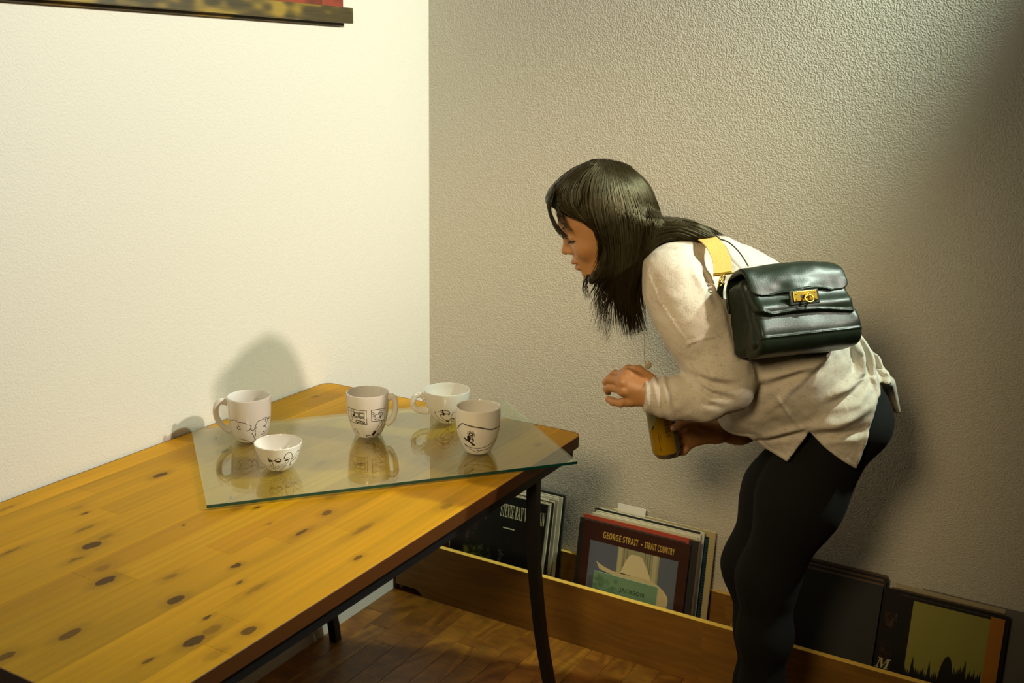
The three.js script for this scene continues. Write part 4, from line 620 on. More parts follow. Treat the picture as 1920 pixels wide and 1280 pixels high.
// ---- blouse: loose knit top with dropped sleeves and a split hem
{
  const trunk = [[V(-0.2525, 1.1805, 0), 0.062], [V(-0.1823, 1.1256, 0), 0.106], [V(-0.1185, 1.0666, 0), 0.133], [V(-0.0403, 1.0024, 0), 0.148], [V(0.0578, 0.9271, 0), 0.122], [V(0.1255, 0.8817, 0), 0.088]];
  const sleeveL = [[V(-0.2818, 1.1814, 0.125), 0.063], [V(-0.2407, 1.1082, 0.16), 0.064], [V(-0.1948, 1.0272, 0.185), 0.058], [V(-0.1712, 0.9983, 0.192), 0.0475]], foreL = [[V(-0.1732, 0.9983, 0.192), 0.0475], [V(-0.2205, 0.9735, 0.196), 0.0435], [V(-0.2768, 0.9708, 0.197), 0.0385], [V(-0.3172, 0.9743, 0.197), 0.0350]];
  const sleeveR = [[V(-0.2197, 1.1201, -0.14), 0.056], [V(-0.1224, 0.9414, -0.165), 0.056], [V(-0.0252, 0.8197, -0.16), 0.05], [V(-0.0727, 0.8077, -0.13), 0.042]];
  const hipN = [[V(0.0899, 0.8823, 0.072), 0.109], [V(0.031, 0.7594, 0.07), 0.099]], hipF = [[V(0.1327, 0.8373, -0.072), 0.109], [V(0.0569, 0.7034, -0.07), 0.099]];
  const hem = [[-0.6461, 1.499], [0.3034, 1.5151], [0.3759, 0.9851], [0.144, 0.9811], [0.1235, 0.9627], [0.1114, 0.9217], [0.099, 0.8616], [0.0902, 0.8252], [0.0549, 0.8466], [0.025, 0.8681], [-0.0044, 0.897], [-0.0169, 0.863], [-0.0309, 0.8209], [-0.0683, 0.8335], [-0.0945, 0.8507], [-0.1033, 0.8582], [-0.1236, 0.8524], [-0.6398, 0.8216]];
  const R = (w, h, ...pts) => ({ w, h, pts });
  const folds = [   // ridges (h > 0) and creases (h < 0) over the near side
    R(0.0032, 0.0024, [-0.338, 1.2308], [-0.3285, 1.1913], [-0.305, 1.144], [-0.2801, 1.1087], [-0.259, 1.0819]), R(0.0032, 0.0024, [-0.2646, 1.0767], [-0.2593, 1.0869], [-0.2355, 1.0974], [-0.2064, 1.1009]),
    R(0.010, 0.006, [-0.2511, 1.215], [-0.2293, 1.1871], [-0.2153, 1.1549]), R(0.010, 0.006, [-0.2282, 1.2267], [-0.2102, 1.1976], [-0.2045, 1.1703]), R(0.008, -0.005, [-0.2395, 1.2202], [-0.2213, 1.1872], [-0.2092, 1.152]),
    R(0.007, -0.006, [-0.2414, 1.0258], [-0.2193, 1.016], [-0.1876, 1.0105]), R(0.006, 0.004, [-0.2368, 1.0157], [-0.2136, 1.0039], [-0.1768, 0.9963]), R(0.005, -0.0035, [-0.2363, 1.0076], [-0.2129, 0.9937], [-0.1781, 0.986]), R(0.006, 0.0035, [-0.2378, 0.9994], [-0.2152, 0.9834], [-0.1852, 0.9756]), R(0.005, -0.003, [-0.2412, 0.9911], [-0.2205, 0.974], [-0.1964, 0.9672]), R(0.006, 0.004, [-0.232, 1.0321], [-0.2053, 1.0265], [-0.1708, 1.023]),
    R(0.0055, 0.0030, [-0.2945, 1.0241], [-0.2999, 1.0055], [-0.2933, 0.9748], [-0.2784, 0.9373]), R(0.0045, -0.0028, [-0.3034, 1.0239], [-0.3075, 1.0023], [-0.302, 0.9716], [-0.2904, 0.9371]), R(0.0055, 0.0030, [-0.3122, 1.0238], [-0.3163, 1.0021], [-0.3119, 0.9735], [-0.3005, 0.9401]), R(0.004, -0.0026, [-0.3209, 1.0216], [-0.3252, 1.002], [-0.3208, 0.9733], [-0.3126, 0.942]), R(0.005, 0.0022, [-0.3296, 1.0194], [-0.3346, 0.9947], [-0.3285, 0.9555]), R(0.006, -0.003, [-0.2837, 1.0242], [-0.2889, 1.0026], [-0.279, 0.9648], [-0.2603, 0.9345]),
    R(0.009, 0.007, [-0.1172, 1.0045], [-0.0751, 1.0208], [-0.024, 1.0385], [0.0084, 1.0495]), R(0.010, -0.006, [-0.1062, 0.9941], [-0.0543, 1.0148], [-0.0051, 1.0314]), R(0.009, 0.006, [-0.0725, 0.969], [-0.053, 0.999], [-0.0249, 1.0259], [-0.0009, 1.041]), R(0.0032, 0.0028, [-0.0997, 1.0027], [-0.0788, 0.9711], [-0.0509, 0.936], [-0.0216, 0.9026]),
    R(0.011, 0.010, [0.0253, 0.9759], [0.0545, 0.9902], [0.0927, 1.0094]), R(0.010, -0.008, [0.0316, 0.9633], [0.0695, 0.9736], [0.0982, 0.9956]), R(0.010, 0.008, [0.0581, 0.953], [0.0807, 0.9631], [0.1027, 0.9818]), R(0.012, 0.011, [-0.0027, 0.9053], [0.0356, 0.9204], [0.075, 0.9372], [0.112, 0.9604]), R(0.011, -0.010, [0.0023, 0.8955], [0.043, 0.8967], [0.0818, 0.9004], [0.1141, 0.9115]), R(0.009, 0.006, [0.0318, 0.882], [0.0592, 0.8883], [0.0977, 0.8971]),
    R(0.008, 0.010, [0.0961, 1.062], [0.1002, 1.0402], [0.0956, 1.013]), R(0.008, -0.013, [0.0764, 1.0615], [0.0781, 1.0325], [0.0746, 1.0059]), R(0.008, 0.010, [0.1224, 1.0626], [0.1265, 1.0308], [0.1203, 0.9979], [0.1293, 0.9709]), R(0.007, -0.012, [0.1105, 1.065], [0.1125, 1.0333], [0.1136, 0.9924]), R(0.008, 0.009, [0.1322, 1.0739], [0.1519, 1.0362], [0.1618, 0.9924], [0.1478, 0.9596]), R(0.007, -0.011, [0.1247, 1.073], [0.1414, 1.0332], [0.1444, 0.9925], [0.1347, 0.9515]),
    R(0.012, 0.006, [-0.0883, 0.8657], [-0.049, 0.8881], [-0.0067, 0.9076]), R(0.008, -0.008, [-0.0812, 0.8568], [-0.0432, 0.8805], [-0.009, 0.8988]), R(0.012, 0.004, [-0.1924, 1.2361], [-0.1669, 1.2212], [-0.1446, 1.1998]), R(0.010, -0.004, [-0.3067, 1.0836], [-0.2711, 1.0359], [-0.2453, 1.0179]),
  ];
  for (const f of folds) { const b = new THREE.Box2().setFromPoints(f.pts.map(([a, c]) => new THREE.Vector2(a, c))); b.expandByScalar(f.w * 2.6); f.box = b; }
  const neckA = V(-0.2757, 1.2054, 0.075), neckB = V(-0.1773, 1.2098, 0.03), neckC = V(-0.2484, 1.1778, -0.07);
  const bellyA = V(-0.0941, 0.8955, 0), bellyB = V(-0.0441, 0.8823, 0);
  const droopA = V(0.2098, 0.9427, -0.03), droopB = V(0.2355, 0.8819, -0.03);
  const blouse = (x, y, z) => {
    let d = chain(x, y, z, trunk, 0.06, 0.82);
    if (y < 1.0) d = smin(d, Math.min(chain(x, y, z, hipN), chain(x, y, z, hipF)), 0.05);
    d = smin(d, Math.min(capsule(x, y, z, neckA, neckB, 0.044, 0.040), capsule(x, y, z, neckC, neckB, 0.040, 0.040)), 0.03);
    d = smin(d, capsule(x, y, z * 0.55, bellyA, bellyB, 0.054, 0.056), 0.05);
    d = smin(d, chain(x, y, z, sleeveR, 0.03), 0.035);
    d = smin(d, chain(x, y, z, sleeveL, 0.03), 0.022);
    d = smin(d, chain(x, y, z, foreL, 0.02), 0.012);
    if (d > 0.05) return d;
    if (z > 0.01) for (const f of folds) { if (x < f.box.min.x || x > f.box.max.x || y < f.box.min.y || y > f.box.max.y) continue; const [q, t] = alongLine(x, y, f.pts), e = q / f.w; if (e < 2.6) d -= f.h * Math.exp(-e * e) * Math.sin(Math.PI * clamp(0.12 + t * 0.76, 0, 1)) * sstep(0.01, 0.06, z); }
    d += 0.0030 * sn(x * 20, y * 24, z * 20) + 0.0012 * sn(x * 55, y * 60, z * 55);
    const cuffU = (x - foreL[3][0].x) * -0.995; d = smax(d, Math.max(cuffU - 0.016, -1), 0.004) ;
    const h = inPolygon(x, y, hem); d -= 0.0016 * Math.exp(-(((h + 0.005) / 0.004) ** 2));
    d = Math.max(d, h);
    d = smin(d, capsule(x, y, z * 0.5, V(droopA.x, droopA.y, -0.015), V(droopB.x, droopB.y, -0.015), 0.014, 0.007), 0.014);
    const [a, b, c] = toBag(x, y, z); d = smax(d, -rbox(a, b, c, 0.108, 0.084, 0.049, 0.02), 0.01);
    return d;
  };
  const knit = dataTex(1024, 1024, (x, y) => {
    const u = x / 1024, v = y / 1024, slub = noise3(u * 60, v * 150, 1, 0), cloud = noise3(u * 22, v * 40, 2), fine = noise3(u * 300, v * 300, 3), rib = 0.5 + 0.5 * Math.sin(u * 1100);
    const fleck = sstep(0.52, 0.80, slub * 0.6 + cloud * 0.4), k = 0.96 - 0.075 * fleck + 0.06 * (fine - 0.5) + 0.02 * (rib - 0.5); return [0.90 * k, 0.865 * k, 0.80 * k];
  }, true);
  const knitBump = dataTex(512, 512, (x, y) => { const h = 0.5 + 0.3 * Math.sin(x * Math.PI / 2) * 0.5 + 0.4 * (noise3(x / 2.2, y / 3, 1) - 0.5); return [h, h, h]; });
  part(woman, 'blouse', projUV(skin(blouse, V(-0.42, 0.80, -0.28), V(0.27, 1.33, 0.29), 0.0042), 0.22), phys({ map: knit, color: lin(0.74, 0.72, 0.70), roughness: 0.88, sheen: 0.25, sheenColor: lin(0.9, 0.85, 0.8), sheenRoughness: 0.6, bumpMap: knitBump, bumpScale: 0.0004 }));
  // the thin dark cord at the back of the neck
  part(woman, 'neck_cord', sweep([V(-0.1892, 1.2531, 0.05), V(-0.1684, 1.249, 0.062), V(-0.1522, 1.2368, 0.088), V(-0.1419, 1.2229, 0.102), V(-0.1339, 1.2093, 0.112)], 0.0014, 8), std({ color: lin(0.03, 0.025, 0.02), roughness: 0.7 }));
  part(woman, 'wristband', new THREE.TorusGeometry(0.0255, 0.0035, 10, 40).rotateY(Math.PI / 2).rotateZ(-0.15).rotateY(0.5).translate(wristR.x - 0.004, wristR.y, wristR.z), std({ color: lin(0.5, 0.46, 0.34), roughness: 0.6 }));
}

// ---- hair: a shaped mass with locks and strands laid over it
{
  const sidePoly = [[-0.3799, 1.3043], [-0.4163, 1.2861], [-0.4196, 1.2653], [-0.4064, 1.2447], [-0.4064, 1.2174], [-0.4179, 1.1908], [-0.4359, 1.1682], [-0.4304, 1.1598], [-0.4116, 1.1623], [-0.393, 1.1679], [-0.3867, 1.1413], [-0.3805, 1.1199], [-0.367, 1.0985], [-0.354, 1.0922], [-0.3415, 1.0968], [-0.3413, 1.1152], [-0.3417, 1.1474], [-0.3349, 1.1795], [-0.3219, 1.2146], [-0.3093, 1.2536], [-0.3109, 1.2848], [-0.3427, 1.3018]];
  const backPoly = [[-0.319, 1.2962], [-0.2924, 1.2862], [-0.263, 1.2857], [-0.2292, 1.281], [-0.2011, 1.2688], [-0.1856, 1.2564], [-0.2009, 1.2488], [-0.2294, 1.2504], [-0.2675, 1.2529], [-0.292, 1.2387], [-0.3148, 1.2096], [-0.335, 1.19]];
  const carve = [[0.3, 0.078], [0.092, 0.074], [0.066, 0.052], [0.031, 0.008], [0.033, -0.020], [0.019, -0.042], [0.015, -0.13], [0.3, -0.13]];
  const hairShape = (x, y, z) => {
    const [f, u, s] = toHead(x, y, z);
    let d = ellipsoid(f, u, s, V(0.003, 0.004, 0), V(0.1115, 0.1115, 0.087));
    d = smin(d, ellipsoid(f, u, s, V(0.054, 0.066, 0), V(0.038, 0.036, 0.058)), 0.02);
    d = smax(d, -Math.max(inPolygon(f, u, carve), -0.1), 0.008);
    d = smax(d, -(u + 0.075), 0.01);
    const p = inPolygon(x, y, sidePoly), zc = 0.056 + 0.010 * sstep(1.2, 1.34, y);
    d = smin(d, smax(p, Math.abs(z - zc) - 0.022, 0.020), 0.014);
    d = smin(d, smax(p + 0.006, Math.abs(z + zc) - 0.018, 0.022), 0.014);
    const b = inPolygon(x, y, backPoly); d = smin(d, smax(b, Math.abs(z - 0.030) - 0.055, 0.02), 0.014);
    return d;
  };
  const grooved = (x, y, z) => { const d = hairShape(x, y, z); if (Math.abs(d) > 0.02) return d; const a = Math.atan2(y - HEAD.y - 0.16, x - HEAD.x + 0.02) * 60; return d + 0.0009 * sn(a, z * 55, 3) + 0.0005 * sn(a * 2.3, z * 120, 9); };
  const hairMat = phys({ color: lin(0.014, 0.0105, 0.004), roughness: 0.42, specularIntensity: 0.46, specularColor: lin(0.85, 0.72, 0.36) });
  const hair = part(woman, 'hair', skin(grooved, V(HEAD.x - 0.13, HEAD.y - 0.26, -0.12), V(HEAD.x + 0.25, HEAD.y + 0.13, 0.12), 0.0034), hairMat);
  // strands follow guides across the near side; each point is dropped onto the mass
  const guides = [
    [[-0.4304, 1.3957], [-0.4731, 1.3724], [-0.4993, 1.3483], [-0.5091, 1.3264], [-0.5028, 1.3069], [-0.4801, 1.2961], [-0.4431, 1.2856]],
    [[-0.4222, 1.3968], [-0.4582, 1.3756], [-0.4835, 1.3501], [-0.4882, 1.3249], [-0.4743, 1.301], [-0.4452, 1.2856], [-0.4246, 1.2784]],
    [[-0.416, 1.398], [-0.4434, 1.3727], [-0.4581, 1.3424], [-0.4542, 1.3102], [-0.4335, 1.2841], [-0.4183, 1.2626], [-0.4053, 1.2463]],
    [[-0.4099, 1.3991], [-0.4284, 1.3617], [-0.4306, 1.318], [-0.4169, 1.2696], [-0.4045, 1.2275], [-0.4111, 1.1929], [-0.4325, 1.1598]],
    [[-0.4037, 1.4002], [-0.4107, 1.3549], [-0.4042, 1.3013], [-0.3937, 1.2449], [-0.3906, 1.191], [-0.401, 1.1474], [-0.4189, 1.0954]],
    [[-0.3964, 1.3993], [-0.3902, 1.3553], [-0.3797, 1.3017], [-0.3709, 1.2401], [-0.369, 1.1703], [-0.3738, 1.1114], [-0.367, 1.0625]],
    [[-0.3881, 1.3974], [-0.3718, 1.3556], [-0.3552, 1.3021], [-0.3467, 1.2509], [-0.3528, 1.1811], [-0.3549, 1.1117], [-0.343, 1.0475]],
    [[-0.3776, 1.3945], [-0.3514, 1.3559], [-0.3314, 1.307], [-0.3261, 1.2608], [-0.3369, 1.1972], [-0.3441, 1.1291], [-0.3261, 1.0522]],
    [[-0.365, 1.3888], [-0.3324, 1.3521], [-0.3107, 1.3073], [-0.3068, 1.2699], [-0.322, 1.2167], [-0.3354, 1.1475], [-0.3129, 1.0556]],
    [[-0.3509, 1.3789], [-0.3169, 1.341], [-0.2963, 1.3008], [-0.293, 1.2729], [-0.309, 1.2463], [-0.3221, 1.2188], [-0.3309, 1.1849]],
  ];
  const overShoulder = [
    [[-0.3117, 1.2964], [-0.2882, 1.2873], [-0.259, 1.2889], [-0.2251, 1.2832], [-0.1972, 1.2721], [-0.1764, 1.2598]],
    [[-0.3173, 1.2729], [-0.2927, 1.2785], [-0.2637, 1.2811], [-0.232, 1.2712], [-0.2042, 1.2591], [-0.187, 1.2521]],
    [[-0.3235, 1.2461], [-0.3014, 1.2611], [-0.2728, 1.2678], [-0.2433, 1.26], [-0.2177, 1.2479], [-0.1986, 1.2419]],
    [[-0.3302, 1.2124], [-0.3147, 1.2358], [-0.2947, 1.2507], [-0.2721, 1.2553], [-0.2488, 1.2473], [-0.2316, 1.2372]],
  ];
  const r = rng(21), strands = [], locks = [];
  const drop = (x, y, side) => { let z = 0.125, near = 9, at = 0.05; for (let i = 0; i < 60; i++) { const d = hairShape(x, y, z * side); if (d < near) { near = d; at = z; } if (d < 0.0026) return [x, y, z]; z -= Math.max(d * 0.85, 0.0012); if (z < -0.07) break; }
    return [x, y, at, near]; };
  const grow = (set, n, side, rad, list, spread, lift0 = 0) => {
    for (let i = 0; i < n; i++) {
      const q = r() * (set.length - 1), a = Math.min(Math.floor(q), set.length - 2), t = q - a, end = 0.80 + r() * 0.22, jx = (r() - 0.5) * spread, jy = (r() - 0.5) * spread, lift = lift0 + r() * 0.0032, flick = (r() - 0.5) * 0.013, wob = r() * 6;
      const P = [], thick = rad * (0.6 + 0.6 * r()), Z = [];
      const g = set[a].map((p, k) => [lerp(p[0], set[a + 1][k][0], t), lerp(p[1], set[a + 1][k][1], t)]), N = 22;
      if (set === guides || side < 0) g.unshift([g[0][0] + (HEAD.x + 0.01 - g[0][0]) * 0.25, g[0][1] + 0.026]);
      const curve = new THREE.CatmullRomCurve3(g.map(([x, y]) => V(x, y, 0)));
      for (let k = 0; k <= N; k++) { const s = (k / N) ** 1.45 * Math.min(1, end), c = curve.getPoint(s), x = c.x + jx * s + flick * Math.max(0, s - 0.72) * 2.2 + 0.0012 * Math.sin(wob + s * 9), y = c.y + jy * s * 0.6; const [, , hz, miss = 0] = drop(x, y, side); if (miss && !P.length) continue; Z.push(hz); P.push(V(x, y, lift * Math.sin(Math.PI * clamp(s + 0.12, 0, 1)))); }
      if (P.length < 4) continue;
      P.forEach((p, k) => { const z = k < P.length * 0.55 ? Z[k] + 0.0006 : (Z[Math.max(k - 1, 0)] + 2 * Z[k] + Z[Math.min(k + 1, P.length - 1)]) / 4; p.z = (z + p.z) * side; });
      list.push(sweep(P, (s) => thick * sstep(-0.01, 0.07, s) * (s > 0.65 ? 1.02 - (s - 0.65) / 0.37 : 1) + 0.00012, 3, 1, 24));
    }
  };
  grow(guides, 1300, 1, 0.00085, strands, 0.009); grow(guides, 170, 1, 0.0022, locks, 0.007, -0.001); grow(guides.map((g) => g), 300, -1, 0.0013, strands, 0.012);
  grow(overShoulder, 260, 1, 0.0008, strands, 0.012); grow(overShoulder, 40, 1, 0.002, locks, 0.01, -0.001);
  // the fringe that swings clear of the forehead, and loose wisps below the chin
  for (let i = 0; i < 110; i++) { const j = () => (r() - 0.5) * 0.008, z = (r() - 0.5) * 0.10; strands.push(sweep([V(-0.4416, 1.3619, 0), V(-0.4784, 1.359, 0.02), V(-0.4993, 1.3473, 0.03), V(-0.5113, 1.3295, 0.03), V(-0.5138, 1.3055, 0.03), V(-0.5058, 1.2805, 0.03), V(-0.4938, 1.2618, 0.03), V(-0.4809, 1.2504, 0.03)].map((p, k) => { const x = p.x + j() * (0.4 + k * 0.12), y = p.y + j() * 0.5; return V(x, y, k < 3 ? drop(x, y, 1)[2] * 0.8 + (k < 2 ? -0.004 : 0.001) : p.z + z); }), (s) => 0.0011 * (1.05 - s * 0.85), 3, 1, 18)); }
  for (let i = 0; i < 70; i++) { const j = () => (r() - 0.5) * 0.009, z = (r() - 0.45) * 0.08; strands.push(sweep([V(-0.4394, 1.3588, 0), V(-0.4676, 1.3499, 0.02), V(-0.4875, 1.333, 0.03), V(-0.4951, 1.31, 0.03), V(-0.4892, 1.285, 0.03), V(-0.4741, 1.2628, 0.035)].map((p, k) => { const x = p.x + j() * (0.6 + k * 0.3), y = p.y + j(); return V(x, y, k < 3 ? drop(x, y, 1)[2] * 0.8 + (k < 2 ? -0.004 : 0.001) : p.z + z); }), (s) => 0.0008 * (1.05 - s * 0.9), 3, 1, 16)); }
  for (let i = 0; i < 60; i++) { const a = r(), j = () => (r() - 0.5) * 0.012; strands.push(sweep([V(-0.4077, 1.1924, 0.05), V(-0.417, 1.1602, 0.05), V(-0.4214, 1.1257, 0.04), V(-0.4161, 1.0986, 0.04), V(-0.4237, 1.0732, 0.04)].map((p, k) => V(p.x + a * 0.035 * (k > 0 ? 1 : 0.4) + j() * k * 0.5, p.y - a * 0.012 * k + j() * k * 0.3, p.z - 0.07 * r() * (k > 1 ? 1 : 0.5))), (s) => 0.0008 * (1.05 - s * 0.9), 3, 1, 14)); }
  for (let i = 0; i < 26; i++) { const j = () => (r() - 0.5) * 0.012; strands.push(sweep([V(-0.4325, 1.1716, 0.055), V(-0.4382, 1.1544, 0.055), V(-0.4341, 1.1363, 0.05), V(-0.4283, 1.1212, 0.05)].map((p, k) => V(p.x + j() * (0.6 + k * 0.3), p.y + j() * 0.5, p.z - 0.05 * r())), (s) => 0.0006 * (1.05 - s * 0.9), 3, 1, 10)); }
  part(hair, 'locks', join(locks), hairMat, null, 'stuff');
  part(hair, 'strands', join(strands), hairMat, null, 'stuff');
}
settle(woman);

// ------------------------------------------------------------------ the drinks can in her far hand
{
  const t = thing('drinks_can', 'yellow and grey drinks can held low in her far hand', 'can');
  const printed = canvasTex(1024, 640, (c) => {
    c.fillStyle = '#b08a12'; c.fillRect(0, 0, 1024, 640); c.fillStyle = '#a9a67c'; c.beginPath(); c.moveTo(330, 0); c.lineTo(560, 0); c.lineTo(440, 260); c.lineTo(330, 330); c.fill(); c.fillStyle = '#1d1a12'; c.beginPath(); c.moveTo(430, 262); c.lineTo(470, 200); c.lineTo(462, 240); c.lineTo(430, 290); c.fill();
    c.fillStyle = '#6f7268'; c.fillRect(690, 0, 200, 640); c.fillStyle = '#85877c'; c.fillRect(740, 330, 110, 250);
    c.fillStyle = '#2b220c'; for (let i = 0; i < 13; i++) c.fillRect(590, 150 + i * 14, 60, 4 + (i * 5) % 7); c.fillRect(592, 340, 56, 5); for (let i = 0; i < 6; i++) c.fillRect(596 + i * 9, 352, 4, 44);
    c.save(); c.translate(505, 300); c.rotate(Math.PI / 2); c.font = 'bold 20px sans-serif'; for (let i = 0; i < 32; i++) c.fillRect(i * 9, -3, 4 + (i * 7) % 5, 9); for (let i = 0; i < 22; i++) c.fillRect(40 + i * 8, -26, 3 + (i * 5) % 4, 6); c.restore();
  });
  const pts = [[0.0001, 0.006], [0.019, 0.006], [0.0215, 0.001], [0.0232, 0.0005], [0.0262, 0.006], [CANR, 0.0135], [CANR, CANH - 0.012], [0.0290, CANH - 0.006], [0.0262, CANH - 0.001], [0.0258, CANH], [0.0248, CANH], [0.0242, CANH - 0.004], [0.0001, CANH - 0.004]];
  const lathe = (list) => new THREE.LatheGeometry(list.map(([x, y]) => new THREE.Vector2(x, y)), 64);
  const q = new THREE.Quaternion().setFromUnitVectors(V(0, 1, 0), CANDIR), place = (g) => g.rotateY(2.72).applyQuaternion(q).translate(CAN0.x, CAN0.y, CAN0.z);
  const metal = std({ color: lin(0.45, 0.43, 0.36), metalness: 0.9, roughness: 0.32 });
  part(t, 'can_base', place(lathe(pts.slice(0, 6))), metal, 'bare metal base'); part(t, 'can_wall', place(lathe(pts.slice(5, 7))), phys({ map: printed, color: lin(0.85, 0.8, 0.7), roughness: 0.34, metalness: 0.25 })); part(t, 'can_top', place(lathe(pts.slice(6))), metal, 'bare metal top');
  settle(t);
}
// the long fine necklace that hangs plumb from her neck
{
  const t = thing('necklace', 'fine long necklace hanging straight down behind her hand', 'necklace');
  const m = std({ color: lin(0.25, 0.21, 0.13), roughness: 0.4, metalness: 0.6 });
  part(t, 'chain', sweep([V(-0.3135, 1.1669, 0.02), V(-0.3135, 1.1233, 0.02), V(-0.3135, 1.0792, 0.02), V(-0.3119, 1.0347, 0.02), V(-0.31, 0.9942, 0.02)], 0.0006, 6), m);
  part(t, 'pendant', new THREE.SphereGeometry(1, 16, 12).scale(0.007, 0.009, 0.003).translate(...V(-0.3024, 0.9853, 0.02).toArray()), std({ color: lin(0.36, 0.32, 0.2), roughness: 0.4 }));
  part(t, 'pendant_link', sweep([V(-0.31, 0.9942, 0.02), V(-0.3071, 0.9909, 0.02), V(-0.3037, 0.9898, 0.02)], 0.0008, 6), m);
  settle(t);
}

// ------------------------------------------------------------------ the shoulder bag
{
  const t = thing('shoulder_bag', 'dark green leather shoulder bag with a brass turn lock worn on her back', 'bag');
  const leatherBump = dataTex(512, 512, (x, y) => { const u = x / 512, v = y / 512, a = noise3(u * 60, v * 60, 1, 60), b = noise3(u * 130, v * 130, 2, 130), h = 0.6 * a + 0.4 * b; return [h, h, h]; });
  const leather = phys({ color: lin(0.011, 0.018, 0.010), roughness: 0.40, specularIntensity: 0.5, clearcoat: 0.04, clearcoatRoughness: 0.25, bumpMap: leatherBump, bumpScale: 0.00012 });
  const brass = std({ color: lin(0.75, 0.50, 0.07), metalness: 0.9, roughness: 0.28 });
  const core = (a, b, c) => { const k = 1 - 0.32 * sstep(-0.05, 0.09, b), sag = 0.004 * Math.cos(a * 22); return rbox(a, b - sag * sstep(0, 0.09, b), c / k, 0.106 + 0.006 * sstep(0.02, -0.09, b), 0.080, 0.047, 0.019) * 0.9; };
  const wr = (a, b, c) => 0.0020 * sn(a * 18, b * 44, c * 30) + 0.0004 * sn(a * 50, b * 90, c * 60);
  const outSide = (c) => -c - 0.010;
  const place = (fn, lo, hi, h = 0.0028) => { const g = skin(fn, lo, hi, h), p = g.attributes.position, n = g.attributes.normal; projUV(g, 0.1); const m = new THREE.Matrix4().makeBasis(BAGX, BAGY.clone().multiplyScalar(BAGS), BAGZ).setPosition(BAGC); g.applyMatrix4(m); return p && n && g; };
  const lo = V(-0.135, -0.105, -0.075), hi = V(0.135, 0.105, 0.085);
  // body with a pinched gusset at either end
  part(t, 'bag_body', place((a, b, c) => core(a, b, c) + wr(a, b, c) + 0.007 * Math.exp(-((c / 0.018) ** 2)) * sstep(0.085, 0.112, Math.abs(a)), lo, hi), leather);
  // lower pocket: bulges at the front, welted seam near the bottom
  const pocketEdge = (a) => -0.018 + 0.006 * Math.cos(a * 20) - 0.004 * a / 0.1;
  part(t, 'front_pocket', place((a, b, c) => { let d = core(a, b, c) - 0.007 - 0.004 * Math.exp(-(((b + 0.045) / 0.03) ** 2)) + wr(a, b * 0.7, c); d -= 0.0022 * Math.exp(-(((b + 0.058 - 0.05 * Math.max(a, 0) ** 1.0 * 0.2) / 0.0022) ** 2)); d = smax(d, outSide(c), 0.006); return smax(smax(d, b - pocketEdge(a) - 0.012, 0.006), Math.abs(a) - 0.104, 0.008); }, lo, hi, 0.0026), leather);
  // middle flap: a soft fold with a rolled lower edge
  part(t, 'middle_flap', place((a, b, c) => { const e = pocketEdge(a) + 0.010 * sstep(-0.07, -0.1, a); let d = core(a, b, c) - 0.0125 - 0.006 * Math.exp(-(((b - 0.004) / 0.014) ** 2)) + 1.4 * wr(a, b * 0.6, c) - 0.003 * Math.exp(-(((b - e - 0.003) / 0.0028) ** 2)); d = smax(d, outSide(c), 0.006); d = smax(d, e - b, 0.004); return smax(smax(d, b - 0.055, 0.01), Math.abs(a + 0.002) - 0.098, 0.012); }, lo, hi, 0.0026), leather);
  // upper flap: over the top and down to just above the lock, rounded front corners
  const flapEdge = (a) => 0.032 - 0.011 * sstep(0.035, 0.085, Math.abs(a)) + 0.002 * Math.sin(a * 60);
  part(t, 'top_flap', place((a, b, c) => { let d = core(a, b, c) - 0.0175 - 0.004 * Math.exp(-((a / 0.05) ** 2)) * sstep(0.0, 0.05, b) + 2.4 * wr(a, b * 0.7, c) - 0.0016 * Math.exp(-(((b - flapEdge(a) - 0.004) / 0.002) ** 2)); d = smax(d, -(core(a, b, c) - 0.010), 0.003); d = smax(d, flapEdge(a) - b, 0.004); const corner = Math.hypot(Math.max(Math.abs(a) - 0.078, 0), Math.max(0.055 - b, 0)) - 0.026; return smax(smax(d, Math.abs(a) - 0.101, 0.005), c > 0 ? corner : -1, 0.004); }, lo, hi, 0.0024), leather);
  const M = new THREE.Matrix4().makeBasis(BAGX, BAGY.clone().multiplyScalar(BAGS), BAGZ).setPosition(BAGC), put = (g) => g.applyMatrix4(M);
  // lock: stitched leather patch, brass plate with four rivets, turn ring
  const fz = 0.0625, tilt = (g) => put(g.rotateX(0.10).translate(-0.007, 0.018, fz));
  part(t, 'lock_patch', tilt(new RoundedBoxGeometry(0.060, 0.030, 0.004, 3, 0.0018).translate(0, -0.001, 0)), leather);
  const plate = part(t, 'lock_plate', tilt(new RoundedBoxGeometry(0.048, 0.021, 0.0024, 3, 0.001).translate(0.001, 0.001, 0.003)), brass, 'brass plate');
  for (const [x, y] of [[-0.018, 0.006], [-0.018, -0.0055], [0.020, 0.006], [0.020, -0.0055]]) part(plate, 'rivet', tilt(new THREE.SphereGeometry(0.0017, 10, 8).scale(1, 1, 0.5).translate(x, y, 0.0043)), std({ color: lin(0.30, 0.18, 0.03), metalness: 0.8, roughness: 0.4 }));
  part(plate, 'slot', tilt(new RoundedBoxGeometry(0.016, 0.007, 0.001, 2, 0.0004).translate(-0.001, 0, 0.0043)), std({ color: lin(0.01, 0.008, 0.004), roughness: 0.6 }));
  part(plate, 'turn_knob', tilt(new RoundedBoxGeometry(0.006, 0.010, 0.007, 3, 0.0025).translate(0.003, 0.002, 0.0075)), brass);
  part(t, 'lock_ring', tilt(new THREE.TorusGeometry(0.0082, 0.0017, 12, 40).rotateX(-0.25).translate(0.004, -0.006, 0.0095)), brass, 'brass ring');
  for (let i = 0; i < 12; i++) part(t, 'stitch', tilt(new RoundedBoxGeometry(0.0012, 0.0008, 0.0008, 1, 0.0003).translate(-0.0275, 0.011 - i * 0.002, 0.0022)), std({ color: lin(0.25, 0.26, 0.2), roughness: 0.7 }));
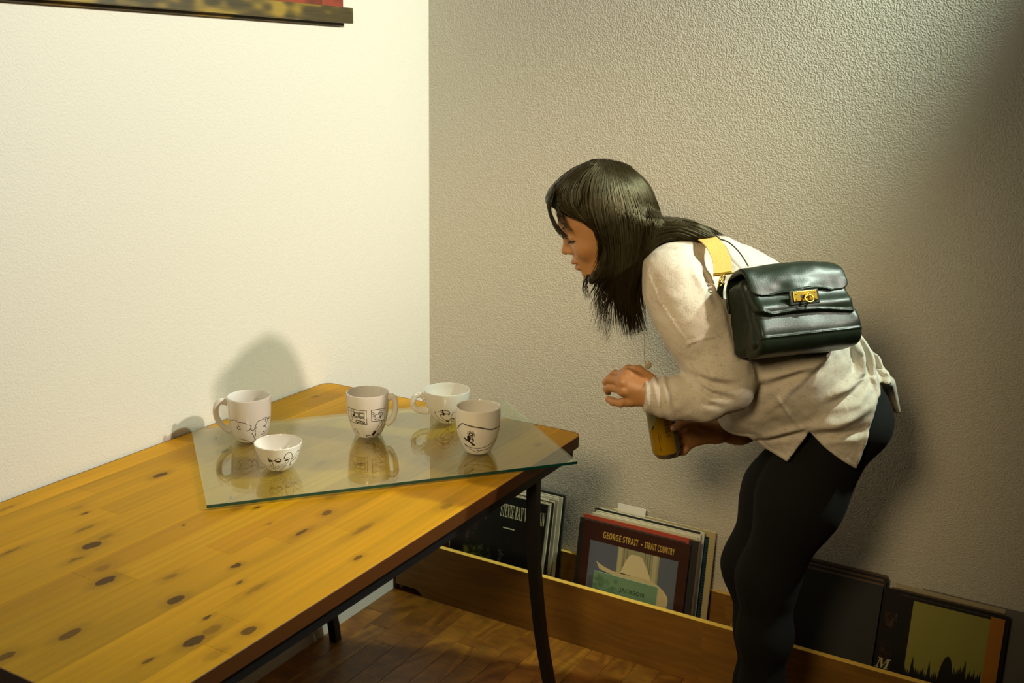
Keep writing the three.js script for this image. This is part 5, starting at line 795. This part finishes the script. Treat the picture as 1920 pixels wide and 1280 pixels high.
  // strap: yellow webbing from the brass ring over her shoulder
  const ribbon = (pts, w, th, up) => {
    const c = new THREE.CatmullRomCurve3(pts), n = 40, pos = [], idx = [], nor = up.map((u) => u.clone().normalize());
    for (let i = 0; i <= n; i++) {
      const s = i / n, p = c.getPoint(s), tg = c.getTangent(s), k = Math.min(Math.floor(s * (nor.length - 1)), nor.length - 2), u = nor[k].clone().lerp(nor[k + 1], s * (nor.length - 1) - k).normalize(), side = tg.clone().cross(u).normalize(), o = side.clone().cross(tg).normalize();
      for (const [a, b] of [[-1, -1], [1, -1], [1, 1], [-1, 1]]) pos.push(...p.clone().addScaledVector(side, a * w / 2).addScaledVector(o, b * th / 2).toArray());
    }
    for (let i = 0; i < n; i++) for (let k = 0; k < 4; k++) { const a = i * 4 + k, b = i * 4 + (k + 1) % 4; idx.push(a, b, a + 4, b, b + 4, a + 4); }
    idx.push(0, 2, 1, 0, 3, 2, n * 4, n * 4 + 1, n * 4 + 2, n * 4, n * 4 + 2, n * 4 + 3);
    const g = new THREE.BufferGeometry(); g.setAttribute('position', new THREE.Float32BufferAttribute(pos, 3)); g.setIndex(idx); const k = g.toNonIndexed(); k.computeVertexNormals(); return projUV(k, 0.05);
  };
  const webbing = std({ color: lin(0.62, 0.40, 0.10), roughness: 0.75, bumpMap: leatherBump, bumpScale: 0.0004 });
  part(t, 'strap', ribbon([V(-0.1949, 1.2067, 0.175), V(-0.1937, 1.2237, 0.158), V(-0.1976, 1.2422, 0.125), V(-0.2074, 1.2551, 0.092), V(-0.2229, 1.2588, 0.05), V(-0.243, 1.2402, 0), V(-0.2525, 1.1991, -0.05), V(-0.243, 1.1355, -0.09)], 0.034, 0.0026, [V(-0.1, 0.35, 0.95), V(-0.1, 0.5, 0.85), V(0, 0.8, 0.6), V(-0.1, 1, 0.3), V(-0.4, 0.9, 0), V(-0.9, 0.4, -0.1), V(-1, 0.2, -0.2)]), webbing, 'mustard yellow webbing strap');
  part(t, 'strap_bar', sweep([V(-0.2126, 1.2026, 0.176), V(-0.1935, 1.2063, 0.178), V(-0.1765, 1.2092, 0.176)], 0.0030, 10), brass);
  part(t, 'strap_ring', new THREE.TorusGeometry(0.0105, 0.0021, 12, 36).scale(0.7, 1, 1).rotateY(0.9).rotateZ(-0.35).translate(...V(-0.198, 1.1946, 0.185).toArray()), brass);
  part(t, 'strap_tab', sweep([V(-0.1967, 1.1896, 0.18), V(-0.1976, 1.1735, 0.175), V(-0.1956, 1.1573, 0.17)], 0.006, 10, 0.5), leather);
  settle(t);
}

renderer.render(scene, camera);
